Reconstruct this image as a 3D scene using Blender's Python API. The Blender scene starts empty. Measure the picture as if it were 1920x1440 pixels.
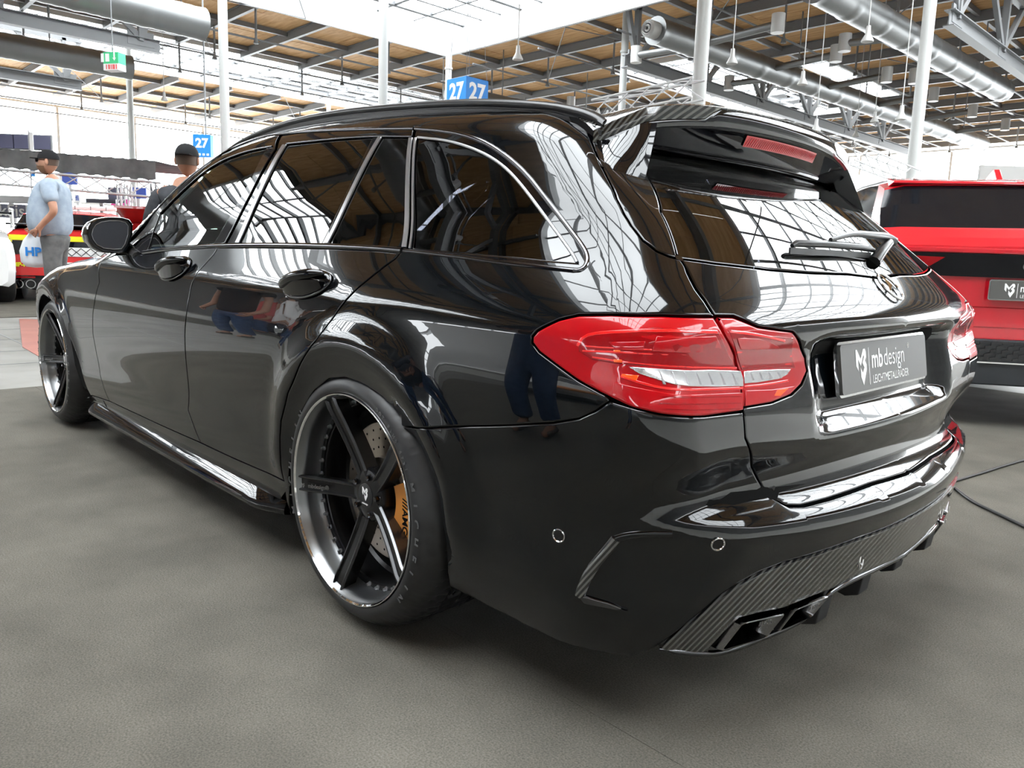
import bpy, bmesh, math, random
import numpy as np
from mathutils import Vector, Matrix, geometry
random.seed(7); rng=np.random.default_rng(5)
PI=math.pi
sc=bpy.context.scene
COL=sc.collection
# ---------------------------------------------------------------- camera, sky, exposure
CAMP=np.array([-1.60091, 1.90552, 0.95111]); YAW,PITCH,ROLL=(-0.772178, -0.14725, 0.034173)
FLEN=1434.572; CX,CY=968.56,692.06
def cam_axes():
    f=np.array([math.cos(YAW)*math.cos(PITCH),math.sin(YAW)*math.cos(PITCH),math.sin(PITCH)])
    r=np.cross(f,[0,0,1]);r/=np.linalg.norm(r);u=np.cross(r,f)
    c,s=math.cos(ROLL),math.sin(ROLL)
    return f,c*r+s*u,-s*r+c*u
CF,CR,CU=cam_axes()
cam=bpy.data.cameras.new('camera');camo=bpy.data.objects.new('camera',cam);COL.objects.link(camo)
m=Matrix.Identity(4)
for i in range(3):
    m[i][0]=CR[i];m[i][1]=CU[i];m[i][2]=-CF[i];m[i][3]=CAMP[i]
camo.matrix_world=m
cam.sensor_fit='HORIZONTAL';cam.sensor_width=36;cam.lens=FLEN/1920*36
cam.shift_x=-(CX-960)/1920;cam.shift_y=(CY-720)/1920
cam.clip_start=.05;cam.clip_end=500
sc.camera=camo
w=bpy.data.worlds.new('overcast_sky');sc.world=w;w.use_nodes=True
bg=w.node_tree.nodes['Background'];bg.inputs[0].default_value=(.93,.97,1,1);bg.inputs[1].default_value=20.0
sc.view_settings.view_transform='Standard';sc.view_settings.look='None'
sc.view_settings.exposure=-0.45;sc.view_settings.gamma=1;sc.view_settings.use_curve_mapping=False
cy_=sc.cycles
cy_.max_bounces=7;cy_.diffuse_bounces=3;cy_.glossy_bounces=4;cy_.transmission_bounces=6;cy_.transparent_max_bounces=16
cy_.caustics_reflective=False;cy_.caustics_refractive=False;cy_.sample_clamp_indirect=6
def ray(x,y):
    d=CF+CR*(x-CX)/FLEN+CU*(CY-y)/FLEN
    return d/np.linalg.norm(d)
def atx(x,y,X): d=ray(x,y);return CAMP+d*(X-CAMP[0])/d[0]
def aty(x,y,Y): d=ray(x,y);return CAMP+d*(Y-CAMP[1])/d[1]
def atz(x,y,Z): d=ray(x,y);return CAMP+d*(Z-CAMP[2])/d[2]
def atd(x,y,D): d=ray(x,y);return CAMP+d*D/(d@CF)      # at depth D along the view axis
# ---------------------------------------------------------------- materials
def mat(name,base=(.5,.5,.5),rough=.5,metal=0,coat=0,spec=.5,emit=None,es=1,alpha=None,coatr=.02):
    m=bpy.data.materials.new(name);m.use_nodes=True
    b=m.node_tree.nodes['Principled BSDF']
    b.inputs['Base Color'].default_value=(*base,1);b.inputs['Roughness'].default_value=rough
    b.inputs['Metallic'].default_value=metal;b.inputs['Coat Weight'].default_value=coat
    b.inputs['Coat Roughness'].default_value=coatr;b.inputs['Coat IOR'].default_value=1.45;b.inputs['Specular IOR Level'].default_value=spec
    if emit: b.inputs['Emission Color'].default_value=(*emit,1);b.inputs['Emission Strength'].default_value=es
    return m
def nt(m): return m.node_tree.nodes,m.node_tree.links,m.node_tree.nodes['Principled BSDF']
def noise_col(m,c1,c2,scale=5,detail=4,rough=.6,coord='Object',bump=0,bscale=200,lo=.35,hi=.65,vec_scale=None):
    n,l,b=nt(m)
    tc=n.new('ShaderNodeTexCoord');src=tc.outputs[coord]
    if vec_scale:
        mp=n.new('ShaderNodeMapping');mp.inputs['Scale'].default_value=vec_scale;l.new(src,mp.inputs[0]);src=mp.outputs[0]
    t=n.new('ShaderNodeTexNoise');t.inputs['Scale'].default_value=scale;t.inputs['Detail'].default_value=detail
    l.new(src,t.inputs['Vector'])
    r=n.new('ShaderNodeValToRGB');r.color_ramp.elements[0].color=(*c1,1);r.color_ramp.elements[1].color=(*c2,1)
    r.color_ramp.elements[0].position=lo;r.color_ramp.elements[1].position=hi
    l.new(t.outputs[0],r.inputs[0]);l.new(r.outputs[0],b.inputs['Base Color'])
    if bump:
        t2=n.new('ShaderNodeTexNoise');t2.inputs['Scale'].default_value=bscale;t2.inputs['Detail'].default_value=2
        l.new(src,t2.inputs['Vector'])
        bp=n.new('ShaderNodeBump');bp.inputs['Strength'].default_value=bump;bp.inputs['Distance'].default_value=.002
        l.new(t2.outputs[0],bp.inputs['Height']);l.new(bp.outputs[0],b.inputs['Normal'])
    return m
def glassmat(name,tint,ior=1.6,gcol=(1,1,1)):
    m=bpy.data.materials.new(name);m.use_nodes=True;n=m.node_tree.nodes;l=m.node_tree.links
    n.remove(n['Principled BSDF']);out=n['Material Output']
    f=n.new('ShaderNodeFresnel');f.inputs[0].default_value=ior
    t=n.new('ShaderNodeBsdfTransparent');t.inputs[0].default_value=(*tint,1)
    g=n.new('ShaderNodeBsdfGlossy');g.inputs['Roughness'].default_value=.0;g.inputs[0].default_value=(*gcol,1)
    mx=n.new('ShaderNodeMixShader');l.new(f.outputs[0],mx.inputs[0]);l.new(t.outputs[0],mx.inputs[1]);l.new(g.outputs[0],mx.inputs[2])
    l.new(mx.outputs[0],out.inputs[0]);return m
M={}
M['paint']=mat('black_paint',(.0015,.0022,.003),.12,0,1,.08,coatr=.0)
M['gloss']=mat('black_gloss_trim',(.003,.003,.004),.06,0,1,.08,coatr=.0)
M['satin']=mat('black_satin',(.012,.012,.013),.32)
M['matte']=mat('black_plastic',(.012,.012,.013),.6,spec=.3)
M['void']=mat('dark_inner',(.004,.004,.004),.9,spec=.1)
M['chrome']=mat('chrome',(.85,.85,.86),.06,1)
M['dchrome']=mat('dark_chrome',(.10,.10,.105),.10,1)
M['silver']=mat('satin_aluminium',(.42,.42,.43),.28,1)
M['rubber']=noise_col(mat('tyre_rubber',(.015,.015,.016),.42,spec=.45),(.011,.011,.012),(.02,.02,.021),18)
M['letter']=mat('tyre_letter_rubber',(.07,.07,.072),.4,spec=.5)
M['rimlip']=mat('brushed_rim_lip',(.24,.245,.25),.33,1)
M['rimblack']=mat('satin_black_spoke',(.02,.02,.021),.24,.6,spec=.5)
M['spokeedge']=mat('dark_tinted_edge',(.10,.10,.105),.2,1)
M['tipmetal']=mat('smoked_tip_metal',(.22,.22,.225),.16,1)
M['disc']=mat('brake_disc_steel',(.56,.50,.44),.33,1)
M['gold']=mat('bronze_caliper_paint',(.72,.27,.035),.3,.35,.5)
M['white']=mat('white_print',(.85,.85,.85),.5)
M['plate']=mat('grey_plate',(.075,.074,.07),.5)
M['red']=mat('red_paint',(.50,.002,.012),.3,0,1,coatr=.0)
M['redlens']=mat('red_lens_plastic',(.36,.0006,.004),.3,.0,1,.1,coatr=.0)
M['redribs']=mat('bright_red_light_guide',(.75,.006,.006),.25,.2,1,coatr=.0)
M['reddark']=mat('dark_red_lens',(.24,.0008,.003),.2,0,1,.1,coatr=.0)
M['amber']=mat('amber_reflector',(.95,.10,.01),.2,.3,1)
M['crystal']=mat('clear_indicator_reflector',(.80,.81,.83),.14,.75,1)
M['wglass']=glassmat('dark_tinted_glass',(.035,.037,.045),1.6)
M['fglass']=glassmat('green_tinted_glass',(.42,.52,.48),1.6)
M['lensclear']=glassmat('clear_lens_cover',(1,.97,.97),1.5)
# carbon weave
def carbon(name,scale):
    m=mat(name,(.03,.03,.03),.22,.2,1,coatr=.0);n,l,b=nt(m)
    tc=n.new('ShaderNodeTexCoord');mp=n.new('ShaderNodeMapping');mp.inputs['Rotation'].default_value=(.0,.0,.55)
    l.new(tc.outputs['Object'],mp.inputs[0])
    w=n.new('ShaderNodeTexWave');w.wave_type='BANDS';w.bands_direction='DIAGONAL';w.inputs['Scale'].default_value=scale;w.inputs['Distortion'].default_value=0
    l.new(mp.outputs[0],w.inputs[0])
    r=n.new('ShaderNodeValToRGB');r.color_ramp.elements[0].color=(.008,.008,.008,1);r.color_ramp.elements[1].color=(.10,.098,.092,1)
    r.color_ramp.elements[0].position=.35;r.color_ramp.elements[1].position=.8
    l.new(w.outputs[0],r.inputs[0]);l.new(r.outputs[0],b.inputs['Base Color'])
    return m
M['carbon']=carbon('carbon_weave',45)
# ---------------------------------------------------------------- mesh helpers
def tag(o,label=None,cat=None,group=None,kind=None):
    if label:o['label']=label
    if cat:o['category']=cat
    if group:o['group']=group
    if kind:o['kind']=kind
    return o
def empty(name,loc=(0,0,0),rz=0,label=None,cat=None,group=None,kind=None,parent=None):
    o=bpy.data.objects.new(name,None);COL.objects.link(o);o.location=loc;o.rotation_euler=(0,0,rz);o.empty_display_size=.1
    if parent:o.parent=parent
    return tag(o,label,cat,group,kind)
def link(me,name,parent=None,**k):
    o=bpy.data.objects.new(name,me);COL.objects.link(o)
    if parent:o.parent=parent
    return tag(o,**k) if k else o
class MB:
    def __init__(s): s.v=[];s.f=[]
    def add(s,v,f):
        b=len(s.v);s.v+=[tuple(map(float,p)) for p in v];s.f+=[tuple(int(i)+b for i in q) for q in f];return s
    def box(s,c,size,rz=0,M4=None):
        x,y,z=[k/2 for k in size]
        p=[Vector((sx*x,sy*y,sz*z)) for sx in(-1,1) for sy in(-1,1) for sz in(-1,1)]
        R=Matrix.Rotation(rz,3,'Z') if M4 is None else M4
        p=[R@q+Vector(c) for q in p]
        return s.add(p,[(0,1,3,2),(4,6,7,5),(0,4,5,1),(2,3,7,6),(0,2,6,4),(1,5,7,3)])
    def bar(s,a,b,w,h=None,up=(0,0,1)):
        h=h or w;a=Vector(a);b=Vector(b);d=(b-a).normalized();u=Vector(up)
        if abs(d.dot(u))>.98:u=Vector((1,0,0))
        r=d.cross(u).normalized();u=r.cross(d)
        q=[]
        for e in(a,b):
            for i,j in((-1,-1),(1,-1),(1,1),(-1,1)):q.append(e+r*i*w/2+u*j*h/2)
        return s.add(q,[(3,2,1,0),(4,5,6,7),(0,1,5,4),(1,2,6,5),(2,3,7,6),(3,0,4,7)])
    def tube(s,pts,r,n=10,closed=False,cap=True):
        pts=[Vector(p) for p in pts];k=len(pts);rr=r if hasattr(r,'__len__') else [r]*k
        vs=[];up=None
        for i,p in enumerate(pts):
            if closed:d=(pts[(i+1)%k]-pts[i-1])
            else:d=(pts[min(i+1,k-1)]-pts[max(i-1,0)])
            d.normalize()
            if up is None:
                up=Vector((0,0,1)) if abs(d.z)<.9 else Vector((1,0,0))
            a=(up-d*up.dot(d)).normalized();up=a;b=d.cross(a)
            for j in range(n):
                t=2*PI*j/n;vs.append(p+(a*math.cos(t)+b*math.sin(t))*rr[i])
        fs=[]
        for i in range(k if closed else k-1):
            i2=(i+1)%k
            for j in range(n):
                j2=(j+1)%n;fs.append((i*n+j,i*n+j2,i2*n+j2,i2*n+j))
        if cap and not closed:
            fs.append(tuple(range(n))[::-1]);fs.append(tuple(range((k-1)*n,k*n)))
        return s.add(vs,fs)
    def lathe(s,prof,n=48,axis='Y',c=(0,0,0),closed=False,fn=None):
        # prof: (r, h) along the axis
        vs=[];k=len(prof)
        for j in range(n):
            t=2*PI*j/n
            for i,(r,h) in enumerate(prof):
                if fn:r=fn(r,h,t,i)
                if axis=='Y':q=(r*math.cos(t),h,r*math.sin(t))
                elif axis=='Z':q=(r*math.cos(t),r*math.sin(t),h)
                else:q=(h,r*math.cos(t),r*math.sin(t))
                vs.append((q[0]+c[0],q[1]+c[1],q[2]+c[2]))
        fs=[]
        for j in range(n):
            j2=(j+1)%n
            for i in range(k if closed else k-1):
                i2=(i+1)%k;fs.append((j*k+i,j*k+i2,j2*k+i2,j2*k+i))
        return s.add(vs,fs)
    def prism(s,poly,fn,a,b):
        # poly 2-D; fn(x,y,h)->3-D; extrude h from a to b
        n=len(poly);vs=[fn(x,y,a) for x,y in poly]+[fn(x,y,b) for x,y in poly]
        tr=geometry.tessellate_polygon([[Vector((x,y,0)) for x,y in poly]])
        fs=[tuple(t)[::-1] for t in tr]+[tuple(i+n for i in t) for t in tr]
        for i in range(n):
            j=(i+1)%n;fs.append((i,j,j+n,i+n))
        return s.add(vs,fs)
    def grid(s,P):
        P=np.asarray(P);a,b=P.shape[:2]
        return s.add(P.reshape(-1,3),[(i*b+j,i*b+j+1,(i+1)*b+j+1,(i+1)*b+j) for i in range(a-1) for j in range(b-1)])
    def mesh(s,name,mt,smooth=None,bevel=0):
        me=bpy.data.meshes.new(name);me.from_pydata(s.v,[],s.f)
        bm=bmesh.new();bm.from_mesh(me)
        bmesh.ops.recalc_face_normals(bm,faces=bm.faces)
        if bevel:
            bmesh.ops.bevel(bm,geom=[e for e in bm.edges if len(e.link_faces)==2 and e.calc_face_angle(0)>.6],offset=bevel,segments=2,affect='EDGES',profile=.6)
        bm.to_mesh(me);bm.free()
        if mt:me.materials.append(mt)
        if smooth is not None:
            me.polygons.foreach_set('use_smooth',[True]*len(me.polygons));me.set_sharp_from_angle(angle=math.radians(smooth))
        me.update();return me
    def build(s,name,mt,parent=None,smooth=None,bevel=0,**k):
        return link(s.mesh(name,mt,smooth,bevel),name,parent,**k)
def setmesh(V,Fs,N,mt,name):
    me=bpy.data.meshes.new(name);me.from_pydata([tuple(p) for p in V],[],[tuple(map(int,f)) for f in Fs])
    me.materials.append(mt);me.polygons.foreach_set('use_smooth',[True]*len(me.polygons))
    me.update()
    if N is not None: me.normals_split_custom_set_from_vertices([tuple(n) for n in N])
    return me
def text_geo(txt,size,ext=.001,bold=0,align='CENTER',sx=1):
    cu=bpy.data.curves.new('t','FONT');cu.body=txt;cu.size=size;cu.extrude=ext;cu.offset=bold;cu.align_x=align;cu.align_y='CENTER';cu.resolution_u=3
    o=bpy.data.objects.new('t',cu);COL.objects.link(o)
    dg=bpy.context.evaluated_depsgraph_get();me=bpy.data.meshes.new_from_object(o.evaluated_get(dg))
    v=[(p.co.x*sx,p.co.y,p.co.z) for p in me.vertices];f=[tuple(p.vertices) for p in me.polygons]
    bpy.data.objects.remove(o);bpy.data.curves.remove(cu);bpy.data.meshes.remove(me)
    return v,f
LOGO=[[(0,1),(.13,1),(.45,.73),(.45,.53),(.2,.74),(.2,.40),(0,.56)],
      [(.45,.73),(.74,1),(.92,1),(1,.9),(1,.76),(.88,.67),(1,.56),(1,.42),(.64,0),(.42,.24),(.42,.5),(.6,.34),(.78,.48),(.62,.62),(.8,.78),(.74,.84),(.45,.55)]]
def frame_add(mb,vf,T):
    v,f=vf;mb.add([T@Vector(p) for p in v],f)
def logo_add(mb,T,w,h,ext=.001):
    for poly in LOGO:
        mb.prism([((x-.5)*w,(y-.5)*h) for x,y in poly],lambda x,y,z:T@Vector((x,y,z)),0,ext)


def spl(xs,ys):
    xs=np.array(xs,float);ys=np.array(ys,float);n=len(xs);h=np.diff(xs)
    A=np.zeros((n,n));b=np.zeros(n);A[0,0]=A[-1,-1]=1
    for i in range(1,n-1):
        A[i,i-1]=h[i-1];A[i,i]=2*(h[i-1]+h[i]);A[i,i+1]=h[i]
        b[i]=6*((ys[i+1]-ys[i])/h[i]-(ys[i]-ys[i-1])/h[i-1])
    M=np.linalg.solve(A,b)
    def f(x):
        x=np.clip(np.asarray(x,float),xs[0],xs[-1])
        i=np.clip(np.searchsorted(xs,x,side='right')-1,0,n-2)
        t=x-xs[i];hh=h[i]
        return ys[i]+t*((ys[i+1]-ys[i])/hh-hh*(2*M[i]+M[i+1])/6)+t*t*M[i]/2+t**3*(M[i+1]-M[i])/(6*hh)
    return f
def sst(x,a,b):
    t=np.clip((x-a)/(b-a),0,1);return t*t*(3-2*t)
Wz=spl([.10,.2,.27,.33,.42,.52,.62,.70,.78,.85,.90,.95,1.05,1.15,1.25,1.32,1.42],
       [.80,.86,.885,.893,.893,.903,.912,.914,.908,.892,.870,.845,.803,.757,.707,.665,.60])
dLow=spl([-1.2,-.85,-.6,-.3,0,.5,1.2,2.0,2.5,2.84,3.2,3.5,3.7],[-.11,-.045,-.020,-.008,0,0,.002,0,0,-.004,-.04,-.12,-.25])
dHigh=spl([-1.0,-.75,-.5,-.3,0,.5,1.2,1.8,2.3,2.84,3.6],[-.16,-.105,-.06,-.035,-.012,0,-.005,-.03,-.07,-.12,-.3])
Xr=spl([.12,.2,.27,.33,.40,.44,.462,.482,.50,.55,.60,.64,.70,.79,.815,.835,.87,.93,1.05,1.15,1.22,1.32,1.45],
       [-.93,-.962,-.992,-1.01,-1.028,-1.034,-1.016,-.978,-.962,-.955,-.962,-.957,-.945,-.937,-.948,-.948,-.93,-.875,-.74,-.615,-.53,-.42,-.3])
crX=spl([.1,.3,.5,.6,.8,.93,1.2,1.4],[.22,.23,.22,.12,.10,.16,.18,.2])
Hc=spl([-.75,-.5,-.1,.3,.8,1.2,1.45,1.7,1.95,2.15,2.3,2.84,3.2,3.45,3.6,3.72],
       [1.225,1.287,1.342,1.374,1.391,1.366,1.312,1.2,1.08,.985,.955,.90,.83,.74,.62,.3])
ZA=.335
crease=spl([-1,-.6,0,1,2,2.9],[.80,.815,.83,.84,.845,.84])
def halfw(x,z):
    s=sst(z,.82,1.05)
    w=Wz(z)+(1-s)*dLow(x)+s*dHigh(x)
    for ax in (0,2.84):
        r=np.sqrt((x-ax)**2+(z-ZA)**2)
        w=w+.025*np.exp(-((r-.39)/.055)**2)*sst(z,.25,.4)
    zc=crease(x);q=z-zc
    w=w+(-.11*(np.sqrt(q*q+.008**2)))*np.exp(-(q/.07)**2)
    return w
def smax(a,b,k):
    m=np.maximum(a,b);aa=a+k;bb=b+k
    return np.where((aa>0)&(bb>0),np.sqrt(np.maximum(aa,0)**2+np.maximum(bb,0)**2)-k,m)
kc=spl([.1,.3,.55,.62,.8,.9,1.0,1.3,1.45],[.20,.19,.17,.10,.09,.085,.085,.08,.08])
Xr2=spl([.12,.2,.27,.33,.40,.46,.52,.58,.64,.70,.79,.815,.835,.87,.93,1.05,1.15,1.22,1.32,1.45],
       [-.93,-.962,-.992,-1.01,-1.025,-1.022,-1.008,-.985,-.960,-.945,-.937,-.948,-.948,-.93,-.875,-.74,-.615,-.53,-.42,-.3])
def rearx(y,z):
    ay=np.abs(y);t=sst(ay,.64,.90)
    x=Xr(z-.035*np.minimum(y*y,.6)*(z<.62)*1.0)*(1-t)+Xr2(z)*t+crX(z)*y*y
    # number-plate recess
    rec=sst(-ay,-.43,-.31)*sst(z,.60,.645)*sst(-z,-.815,-.785)
    x=x+.045*rec
    return x
def Fb(x,y,z):
    y=np.abs(y)
    a=y-halfw(x,z)
    b=rearx(y,z)-x
    f=smax(a,b,kc(z))
    c=z-(Hc(x)-.10*y*y)
    f=smax(f,c,np.where(x>2,.09,.055))
    d=x-(3.60-.28*y*y)
    return smax(f,d,.22)
def grad(P):
    e=1e-4;P=np.asarray(P);x,y,z=P.T
    g=np.c_[Fb(x+e,y,z)-Fb(x-e,y,z),Fb(x,y+e,z)-Fb(x,y-e,z),Fb(x,y,z+e)-Fb(x,y,z-e)]
    return g/np.maximum(np.linalg.norm(g,axis=1,keepdims=True),1e-12)
RF=.5
def xc(z): return np.where(z<.85,-.5,0)+np.where(z>=.85,Xr(np.maximum(z,.85))+.42,0)+0
def yc(z): return .42-.17*sst(z,.8,1.1)
def xcs(z):
    z=np.asarray(z,float); return -.5+sst(z,.80,.95)*0+np.maximum(0,(Xr(np.maximum(z,.93))+.37)-(-.5))
def chart(u,z,dy=0):
    u=np.asarray(u,float);z=np.asarray(z,float)
    x0=xcs(z);y0=yc(z);L=RF*np.pi/2
    phi=np.clip(-u/RF,0,np.pi/2)
    ox=np.where(u>0,x0+u,x0);oy=np.where(u>0,0.1,np.where(u<-L,y0+(u+L),y0))
    dx=-np.sin(phi);dy_=np.cos(phi)
    lo=np.zeros_like(ox);hi=np.full_like(ox,1.5)
    for _ in range(44):
        m=(lo+hi)/2;s=Fb(ox+dx*m,oy+dy_*m,z)>0
        hi=np.where(s,m,hi);lo=np.where(s,lo,m)
    return np.c_[ox+dx*lo,oy+dy_*lo,z+0*ox]
def unchart(P):
    P=np.atleast_2d(P);x,y,z=P.T;x0=xcs(z);y0=yc(z)
    phi=np.arctan2(x0-x,y-y0)
    u=np.where(x>x0,x-x0,np.where(y>y0,-phi*RF,-RF*np.pi/2-(y0-y)))
    return np.c_[u,z]
def hit(px,C,R_,f,CX=960,CY=720,F=Fb,t0=.5,t1=9):
    px=np.atleast_2d(np.array(px,float));Fw,r,u=R_
    D=Fw+r*(px[:,:1]-CX)/f+u*(CY-px[:,1:2])/f
    D/=np.linalg.norm(D,axis=1,keepdims=True)
    t=np.arange(t0,t1,.01);P=C+D[:,None,:]*t[None,:,None]
    v=F(P[...,0],P[...,1],P[...,2])
    ins=v<0;k=np.argmax(ins,axis=1);ok=ins.any(axis=1)
    k2=np.where(ok,k,np.argmin(v,axis=1))
    lo=t[np.maximum(k2-1,0)];hi=t[k2]
    for _ in range(30):
        m=(lo+hi)/2;Q=C+D*m[:,None];s=F(Q[:,0],Q[:,1],Q[:,2])<0
        s=s&ok
        hi=np.where(s,m,hi);lo=np.where(s,lo,m)
    tt=np.where(ok,hi,t[k2])
    return C+D*tt[:,None],ok

# ================================================================ THE HALL
M['wallgrey_']=mat('end_wall_paint',(.33,.33,.32),.8)
M['floor']=noise_col(mat('grey_carpet',(.1,.1,.1),.95,spec=.08),(.079,.0745,.063),(.117,.109,.092),3.2,5,lo=.3,hi=.7,bump=.5,bscale=420)
def fleck(m,scale,k):
    n,l,b=nt(m);src=b.inputs['Base Color'].links[0].from_socket
    tc=n.new('ShaderNodeTexCoord');t=n.new('ShaderNodeTexNoise');t.inputs['Scale'].default_value=scale;t.inputs['Detail'].default_value=3;l.new(tc.outputs['Object'],t.inputs['Vector'])
    r=n.new('ShaderNodeMapRange');r.inputs[1].default_value=.3;r.inputs[2].default_value=.7;r.inputs[3].default_value=1-k;r.inputs[4].default_value=1+k;l.new(t.outputs[0],r.inputs[0])
    v=n.new('ShaderNodeVectorMath');v.operation='SCALE';l.new(src,v.inputs[0]);l.new(r.outputs[0],v.inputs['Scale']);l.new(v.outputs[0],b.inputs['Base Color'])
fleck(M['floor'],240,.30)
M['tilefloor']=noise_col(mat('polished_concrete',(.4,.4,.4),.6,spec=.3),(.15,.147,.135),(.21,.205,.19),2.2,6)
M['tilered']=noise_col(mat('red_floor_print',(.4,.1,.08),.3,spec=.5),(.30,.11,.09),(.38,.16,.13),3)
M['wood']=noise_col(mat('timber_ceiling',(.4,.25,.12),.75,spec=.2),(.52,.30,.135),(.68,.43,.22),.9,6,vec_scale=(1,7,1))
M['steel']=mat('grey_steel',(.17,.175,.18),.5)
M['wsteel']=mat('white_steel',(.55,.56,.57),.45)
M['column']=mat('column_paint',(.42,.43,.42),.45)
M['duct']=mat('galvanised_duct',(.20,.205,.205),.42,.85)
M['pane']=glassmat('skylight_pane',(.985,.99,.99),1.02)
M['canopy']=noise_col(mat('grey_canopy_cloth',(.1,.1,.1),.8),(.07,.07,.07),(.13,.13,.13),3)
M['whitecloth']=mat('white_cloth',(.8,.8,.8),.8)
M['blue']=mat('blue_sign_paint',(.01,.20,.62),.4)
M['green']=mat('green_exit_sign',(.02,.42,.16),.4,emit=(.02,.42,.16),es=.3)
M['tred']=mat('red_print',(.65,.03,.03),.4)
M['cable']=mat('black_cable',(.01,.01,.01),.5)
M['lampw']=mat('pendant_lamp_enamel',(.5,.5,.49),.4)
def stru(mb,name,mt,parent=None,**k): return mb.build(name,mt,parent,kind='structure' if parent is None else None,**k)
mb=MB();mb.box((17,-17,-.06),(90,94,.1));stru(mb,'floor',M['tilefloor'])
M['palefloor']=mat('pale_stand_floor',(.55,.55,.52),.5)
mb=MB();mb.box((-6.0,0,-.005),(8.28,16,.01));stru(mb,'floor_pale_stand',M['palefloor'])
mb=MB();mb.box((8,13.5,-.005),(20,9,.01));stru(mb,'floor_pale_aisle',M['palefloor'])
# carpet of the stand, in two sheets that meet at a seam
carpet=empty('carpet',(0,0,0),kind='structure')
e1=atz(0,731,0);e2=atz(185,714,0);sx_=e1[0]+(2-e1[1])*(e2[0]-e1[0])/(e2[1]-e1[1])
mb=MB()
mb.prism([(-1.85,-5.2),(4.3,-5.2),(4.10,.73),(-1.85,.73)],lambda x,y,z:(x,y,z),-.01,0);mb.build('carpet_sheet',M['floor'],carpet)
mb=MB();mb.prism([(-1.85,.7315),(4.10,.7315),(4.0,7),(-1.85,7)],lambda x,y,z:(x,y,z),-.01,0);mb.build('carpet_sheet',M['floor'],carpet)
mb=MB();mb.box((12.5,-6,-.004),(6.2,28,.008));mb.build('carpet_sheet',M['floor'],carpet)
mb=MB();mb.prism([tuple(atz(x,y,0)[:2]) for x,y in((36,597),(200,603),(190,735),(42,649))],lambda x,y,z:(x,y,z),-.012,-.004);mb.build('red_floor_print',M['tilered'],carpet)
mb=MB()
for x in(5.3,6.1,7.0,8.0):mb.box((x,0,-.0085),(.012,14,.002))
for y in(-1.2,1.1,2.2,.3):mb.box((6.6,y,-.0085),(5,.012,.002))
mb.build('floor_joint',M['steel'],carpet)
# ---- roof: timber deck fields, skylights, beams
roof=empty('ceiling',(0,0,0),kind='structure')
SKY=[(14.5,26.2,-20.2,-4),(36.5,44.5,-32,8),(19.5,24.5,-46,-29.5),(15.3,16.6,-43,-33),(-13,5.2,-29.5,-11.5),(-2.3,6.6,-1.5,9.6),(20,35,5.2,21),(-17,-7.5,-8,1)]  # last skylight is out of view, added to brighten the floor at right
ZD=10.5
def insky(x,y): return any(a<x<b and c<y<d for a,b,c,d in SKY)
cw,ch_=3.0,4.5
proto=None;nd=0
def rect_sub(r,s):
    a,b,c,d=r;e,f,g,h=s
    if e>=b or f<=a or g>=d or h<=c:return [r]
    o=[]
    if e>a:o.append((a,e,c,d))
    if f<b:o.append((f,b,c,d))
    a2,b2=max(a,e),min(b,f)
    if g>c:o.append((a2,b2,c,g))
    if h<d:o.append((a2,b2,h,d))
    return o
mesh_cache={}
for i in range(-7,20):
    for j in range(-14,7):
        r=[(i*cw,i*cw+cw,j*ch_,j*ch_+ch_)]
        for s in SKY:r=[q for k in r for q in rect_sub(k,s)]
        for a,b,c,d in r:
            if b-a<.05 or d-c<.05:continue
            key=(round(b-a,3),round(d-c,3))
            if key not in mesh_cache:
                m_=MB();m_.box((0,0,0),(b-a-.015,d-c-.015,.12));mesh_cache[key]=m_.mesh('ceiling_panel',M['wood'])
            o=link(mesh_cache[key],'ceiling_panel',roof);o.location=((a+b)/2,(c+d)/2,ZD+.06+ (0 if (i+j)%2 else .012))
# beams along x, broken at the skylights; purlins along y
def spans(lo,hi,cuts):
    r=[(lo,hi)]
    for a,b in cuts:
        n=[]
        for p,q in r:
            if b<=p or a>=q:n.append((p,q));continue
            if a>p:n.append((p,a))
            if b<q:n.append((b,q))
        r=n
    return [k for k in r if k[1]-k[0]>.3]
def ibeam(mb,a,b,h,w):
    a=Vector(a);b=Vector(b);mb.bar(a,b,.03,h);
    for s in(-1,1):
        o=Vector((0,0,s*h/2));mb.bar(a+o,b+o,w,.03)
for k,y in enumerate(np.arange(-62,30,3.1)):
    cuts=[(a,b) for a,b,c,d in SKY if c<y<d]
    for p,q in spans(-20,58,cuts):
        mb=MB();ibeam(mb,(p,y,ZD-.22),(q,y,ZD-.22),.36,.16);mb.build('roof_beam',M['steel'],roof)
for x in np.arange(-19,58,3.9):
    cuts=[(c,d) for a,b,c,d in SKY if a<x<b]
    for p,q in spans(-62,30,cuts):
        mb=MB();mb.bar((x,p,ZD-.12),(x,q,ZD-.12),.14,.2);mb.build('roof_purlin',M['steel'],roof)
        mb=MB();mb.tube([(x+.5,p,ZD-1.55),(x+.5,q,ZD-1.55)],.04,6);mb.build('roof_tie',M['steel'],roof)
pm=MB();pm.tube([(0,0,-1.62),(0,0,-.3)],.045,6);pm.lathe([(.0,-1.72),(.11,-1.7),(.04,-1.45)],8,'Z');pm=pm.mesh('roof_post',M['steel'])
npost=0
for x in np.arange(-15.1,55,3.9):
    for y in np.arange(-55.8,20,6.2):
        if insky(x+.5,y) or insky(x,y) or npost>290:continue
        o=link(pm,'roof_post',roof);o.location=(x+.5,y,ZD);npost+=1
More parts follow.
